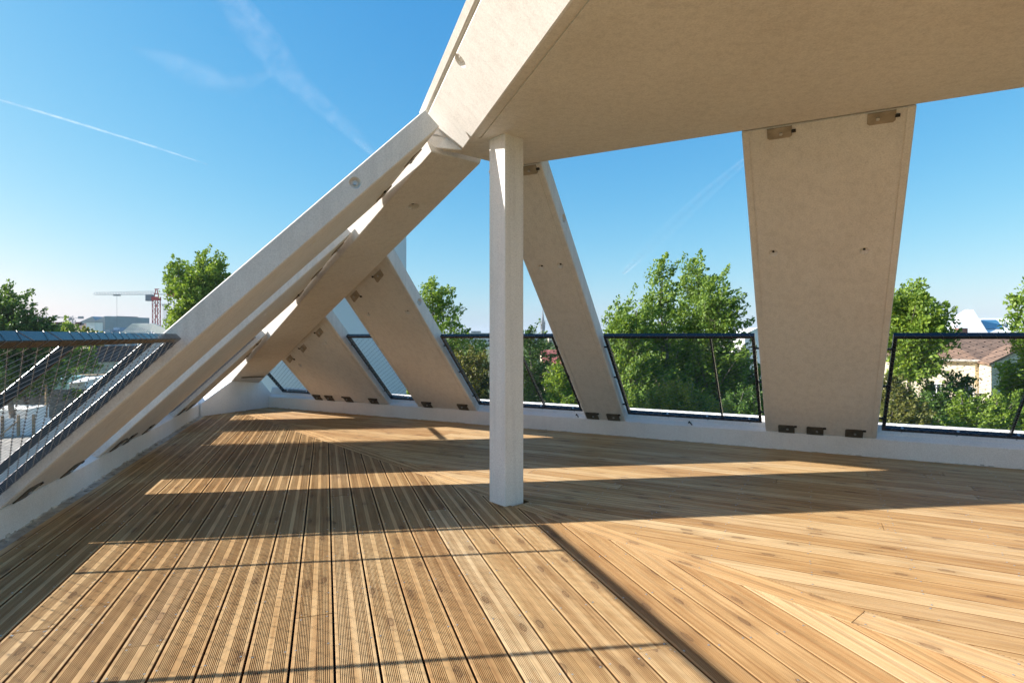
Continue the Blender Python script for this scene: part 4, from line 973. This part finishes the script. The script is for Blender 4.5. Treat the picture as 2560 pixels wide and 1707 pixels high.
archwin(C + dR * 2.6 + Z * (ze - 4.6), dR, nR_, .9, 2.4); archwin(C + dR * 5.4 + Z * (ze - 4.6), dR, nR_, .9, 2.4)
gw = gable_house('stone_annex', 'stone annex with a shadowed gable at the right edge', gp(2478, 40), gp(2640, 42), (3, 5, 0), ZG, PX(0, 912, 40).z, PX(0, 872, 40).z, M['cream'], M['tile_brown'], [(.3, -2.5, .8, 1.4)])
sc = empty('scaffold', gp(2460, 41) + Z * ZG, 'light metal scaffold landing in front of the stone house', 'scaffold')
pp = [gp(2436, 41.5), gp(2484, 41.5), gp(2490, 42.8), gp(2442, 42.8)]
for v in pp: MB().tube(v + Z * ZG, v + Z * -2.6, .035, n=6).build('standard', M['socket'], sc)
for zz in (-3.6, -3.1, -2.65):
    mb = MB(); [mb.tube(pp[i] + Z * zz, pp[(i + 1) % 4] + Z * zz, .025, n=5) for i in range(4)]; mb.build('ledger', M['socket'], sc)
MB().hexa([v + Z * -4.1 for v in pp] + [v + Z * -4.0 for v in pp]).build('platform', M['timber'], sc)
MB().tube(pp[0] + Z * -7.5, pp[1] + Z * -4.1, .03, n=5).build('brace', M['socket'], sc)
# white tent-like hall with the pyramid
D = 84; q = lambda x, y, d=0: PX(x, y, D + d)
wt = empty('white_pyramid_hall', gp(2440, D) + Z * ZG, 'bright white building with a pyramid roof lantern and blue glass panel', 'building')
zlow = q(0, 846).z; zmid = q(0, 820).z; ztop = q(0, 797).z
x0, x1 = gp(2345, D).x, gp(2760, D).x
MB().box((x0, D, ZG), (x1, D + 26, zlow)).build('wall', M['white_paint'], wt)
MB().hexa([Vector((x0 - .4, D - .4, zlow + .01)), Vector((x1, D - .4, zlow + .01)), Vector((x1, D + 26, zlow + .01)), Vector((x0 - .4, D + 26, zlow + .01)), Vector((x0 + 4, D + 10, ztop + .4)), Vector((x1, D + 10, ztop + .4)), Vector((x1, D + 16, ztop + .4)), Vector((x0 + 4, D + 16, ztop + .4))]).build('roof', M['white_paint'], wt)
ap = q(2425, 774, 6); bz = zlow + .6
py = [Vector((q(2362, 0, 2).x, D + 1.5, bz - .4)), Vector((q(2470, 0, 2).x, D + 1.5, bz - .4)), Vector((q(2478, 0, 10).x, D + 13, bz + 1)), Vector((q(2372, 0, 10).x, D + 13, bz + 1))]
MB().rings([py, [ap + Vector((dx, dy, 0)) for dx, dy in ((-.4, -.3), (.3, -.3), (.4, .6), (-.3, .6))]]).build('roof_lantern', M['white_paint'], wt)
rp = lambda x, y: None
sl0, sl1 = Vector((0, D - .4, zlow + .01)), Vector((0, D + 10, ztop + .4)); rn = Vector((0, -(sl1.z - sl0.z), sl1.y - sl0.y)).normalized()
def onroof(x, t): v = sl0.lerp(sl1, t); return Vector((PX(x, 0, v.y).x, v.y, v.z)) + rn * .06
MB().prism([onroof(2465, .42), onroof(2508, .42), onroof(2490, .88), onroof(2452, .88)], rn * .05).build('roof_glazing', M['glass_blue'], wt)
for x, t in ((2511, .55), (2531, .55), (2556, .55)): MB().prism([onroof(x - 4, t), onroof(x + 4, t), onroof(x + 3, t + .12), onroof(x - 4, t + .12)], rn * .08).build('roof_vent', M['grey_dark'], wt)
for x, t in ((2435, .33), (2375, .2)): MB().prism([onroof(x - 3, t), onroof(x + 3, t), onroof(x + 3, t + .05), onroof(x - 3, t + .05)], rn * .08).build('roof_vent', M['grey_dark'], wt)

# ---- contrails high over the town
def contrail_mat(name, dens, sc):
    m, nt, nd, ln, b = newmat(name); nd.remove(b)
    tr = N(nd, 'ShaderNodeBsdfTransparent'); tl = N(nd, 'ShaderNodeBsdfTranslucent'); df = N(nd, 'ShaderNodeBsdfDiffuse')
    tl.inputs[0].default_value = (.9, .9, .9, 1); df.inputs[0].default_value = (.9, .9, .9, 1)
    ad = N(nd, 'ShaderNodeMixShader'); ad.inputs[0].default_value = .5; ln.new(tl.outputs[0], ad.inputs[1]); ln.new(df.outputs[0], ad.inputs[2])
    lw = N(nd, 'ShaderNodeLayerWeight'); lw.inputs['Blend'].default_value = .5
    pw = N(nd, 'ShaderNodeMath', operation='SUBTRACT'); pw.inputs[0].default_value = 1.0; ln.new(lw.outputs['Facing'], pw.inputs[1])
    p2 = N(nd, 'ShaderNodeMath', operation='POWER'); ln.new(pw.outputs[0], p2.inputs[0]); p2.inputs[1].default_value = 2.0
    tc = N(nd, 'ShaderNodeTexCoord'); n1 = N(nd, 'ShaderNodeTexNoise', i_Scale=sc, i_Detail=6.0, i_Roughness=.65); ln.new(tc.outputs['Object'], n1.inputs['Vector'])
    r = ramp(nd, [(0.35, g4(0.05)), (0.7, g4(1.0))]); ln.new(n1.outputs['Fac'], r.inputs[0])
    mu = N(nd, 'ShaderNodeMath', operation='MULTIPLY'); ln.new(p2.outputs[0], mu.inputs[0]); ln.new(r.outputs[0], mu.inputs[1])
    m2 = N(nd, 'ShaderNodeMath', operation='MULTIPLY'); m2.inputs[1].default_value = dens; ln.new(mu.outputs[0], m2.inputs[0])
    ms = N(nd, 'ShaderNodeMixShader'); ln.new(m2.outputs[0], ms.inputs[0]); ln.new(tr.outputs[0], ms.inputs[1]); ln.new(ad.outputs[0], ms.inputs[2])
    ln.new(ms.outputs[0], nd['Material Output'].inputs[0]); return m
def skypt(x, y, alt=3000.0):
    d = Vector(((x - 1280) / FPX, 1, -(y - HOR) / FPX)); return Vector((0, 0, EYE)) + d * (alt / d.z)
def contrail(label, pts, dens, sc):
    rr = []
    P_ = [(skypt(x, y), w) for x, y, w in pts]
    for i, (p, w) in enumerate(P_):
        t = (P_[min(i + 1, len(P_) - 1)][0] - P_[max(i - 1, 0)][0]).normalized(); sd = t.cross(Z).normalized(); upv = sd.cross(t)
        R_ = w * (p.length / FPX) / 2
        rr.append([p + (sd * math.cos(6.2832 * j / 14) + upv * math.sin(6.2832 * j / 14) * .7) * R_ for j in range(14)])
    o = MB().rings(rr).build('contrail', contrail_mat('contrail vapour', dens, sc), smooth=True); rebase(o, P_[0][0])
    return tag(o, label, 'contrail', 'contrails in the sky')
contrail('thin straight contrail descending from the left edge', [(-60, 232, 9), (200, 310, 9), (400, 372, 8), (520, 412, 5)], .24, .004)
contrail('broad ragged contrail slanting down to the roof tip', [(540, -40, 60), (640, 80, 90), (720, 190, 75), (800, 260, 60), (880, 330, 45), (935, 385, 20)], .17, .005)
contrail('pale smeared contrail remnant in the upper left sky', [(330, 120, 20), (420, 150, 60), (500, 190, 90), (590, 215, 60), (680, 180, 20)], .07, .003)
contrail('ragged contrail left of the widest slab', [(1560, 682, 10), (1620, 622, 34), (1690, 555, 46), (1770, 480, 36), (1850, 412, 22), (1900, 370, 10)], .45, .004)

# ---- summer haze over the town
hm = bpy.data.materials.new('summer haze'); hm.use_nodes = True; nt = hm.node_tree; nt.nodes.remove(nt.nodes['Principled BSDF'])
pv = nt.nodes.new('ShaderNodeVolumePrincipled'); pv.inputs['Color'].default_value = (.82, .90, 1, 1); pv.inputs['Density'].default_value = .00015; pv.inputs['Anisotropy'].default_value = 0
nt.links.new(pv.outputs[0], nt.nodes['Material Output'].inputs['Volume'])
hzo = MB().box((-5300, -5300, ZG - 1), (5300, 5300, 70)).build('haze', hm); tag(hzo, 'thin pale haze over the town', None, None, 'stuff')
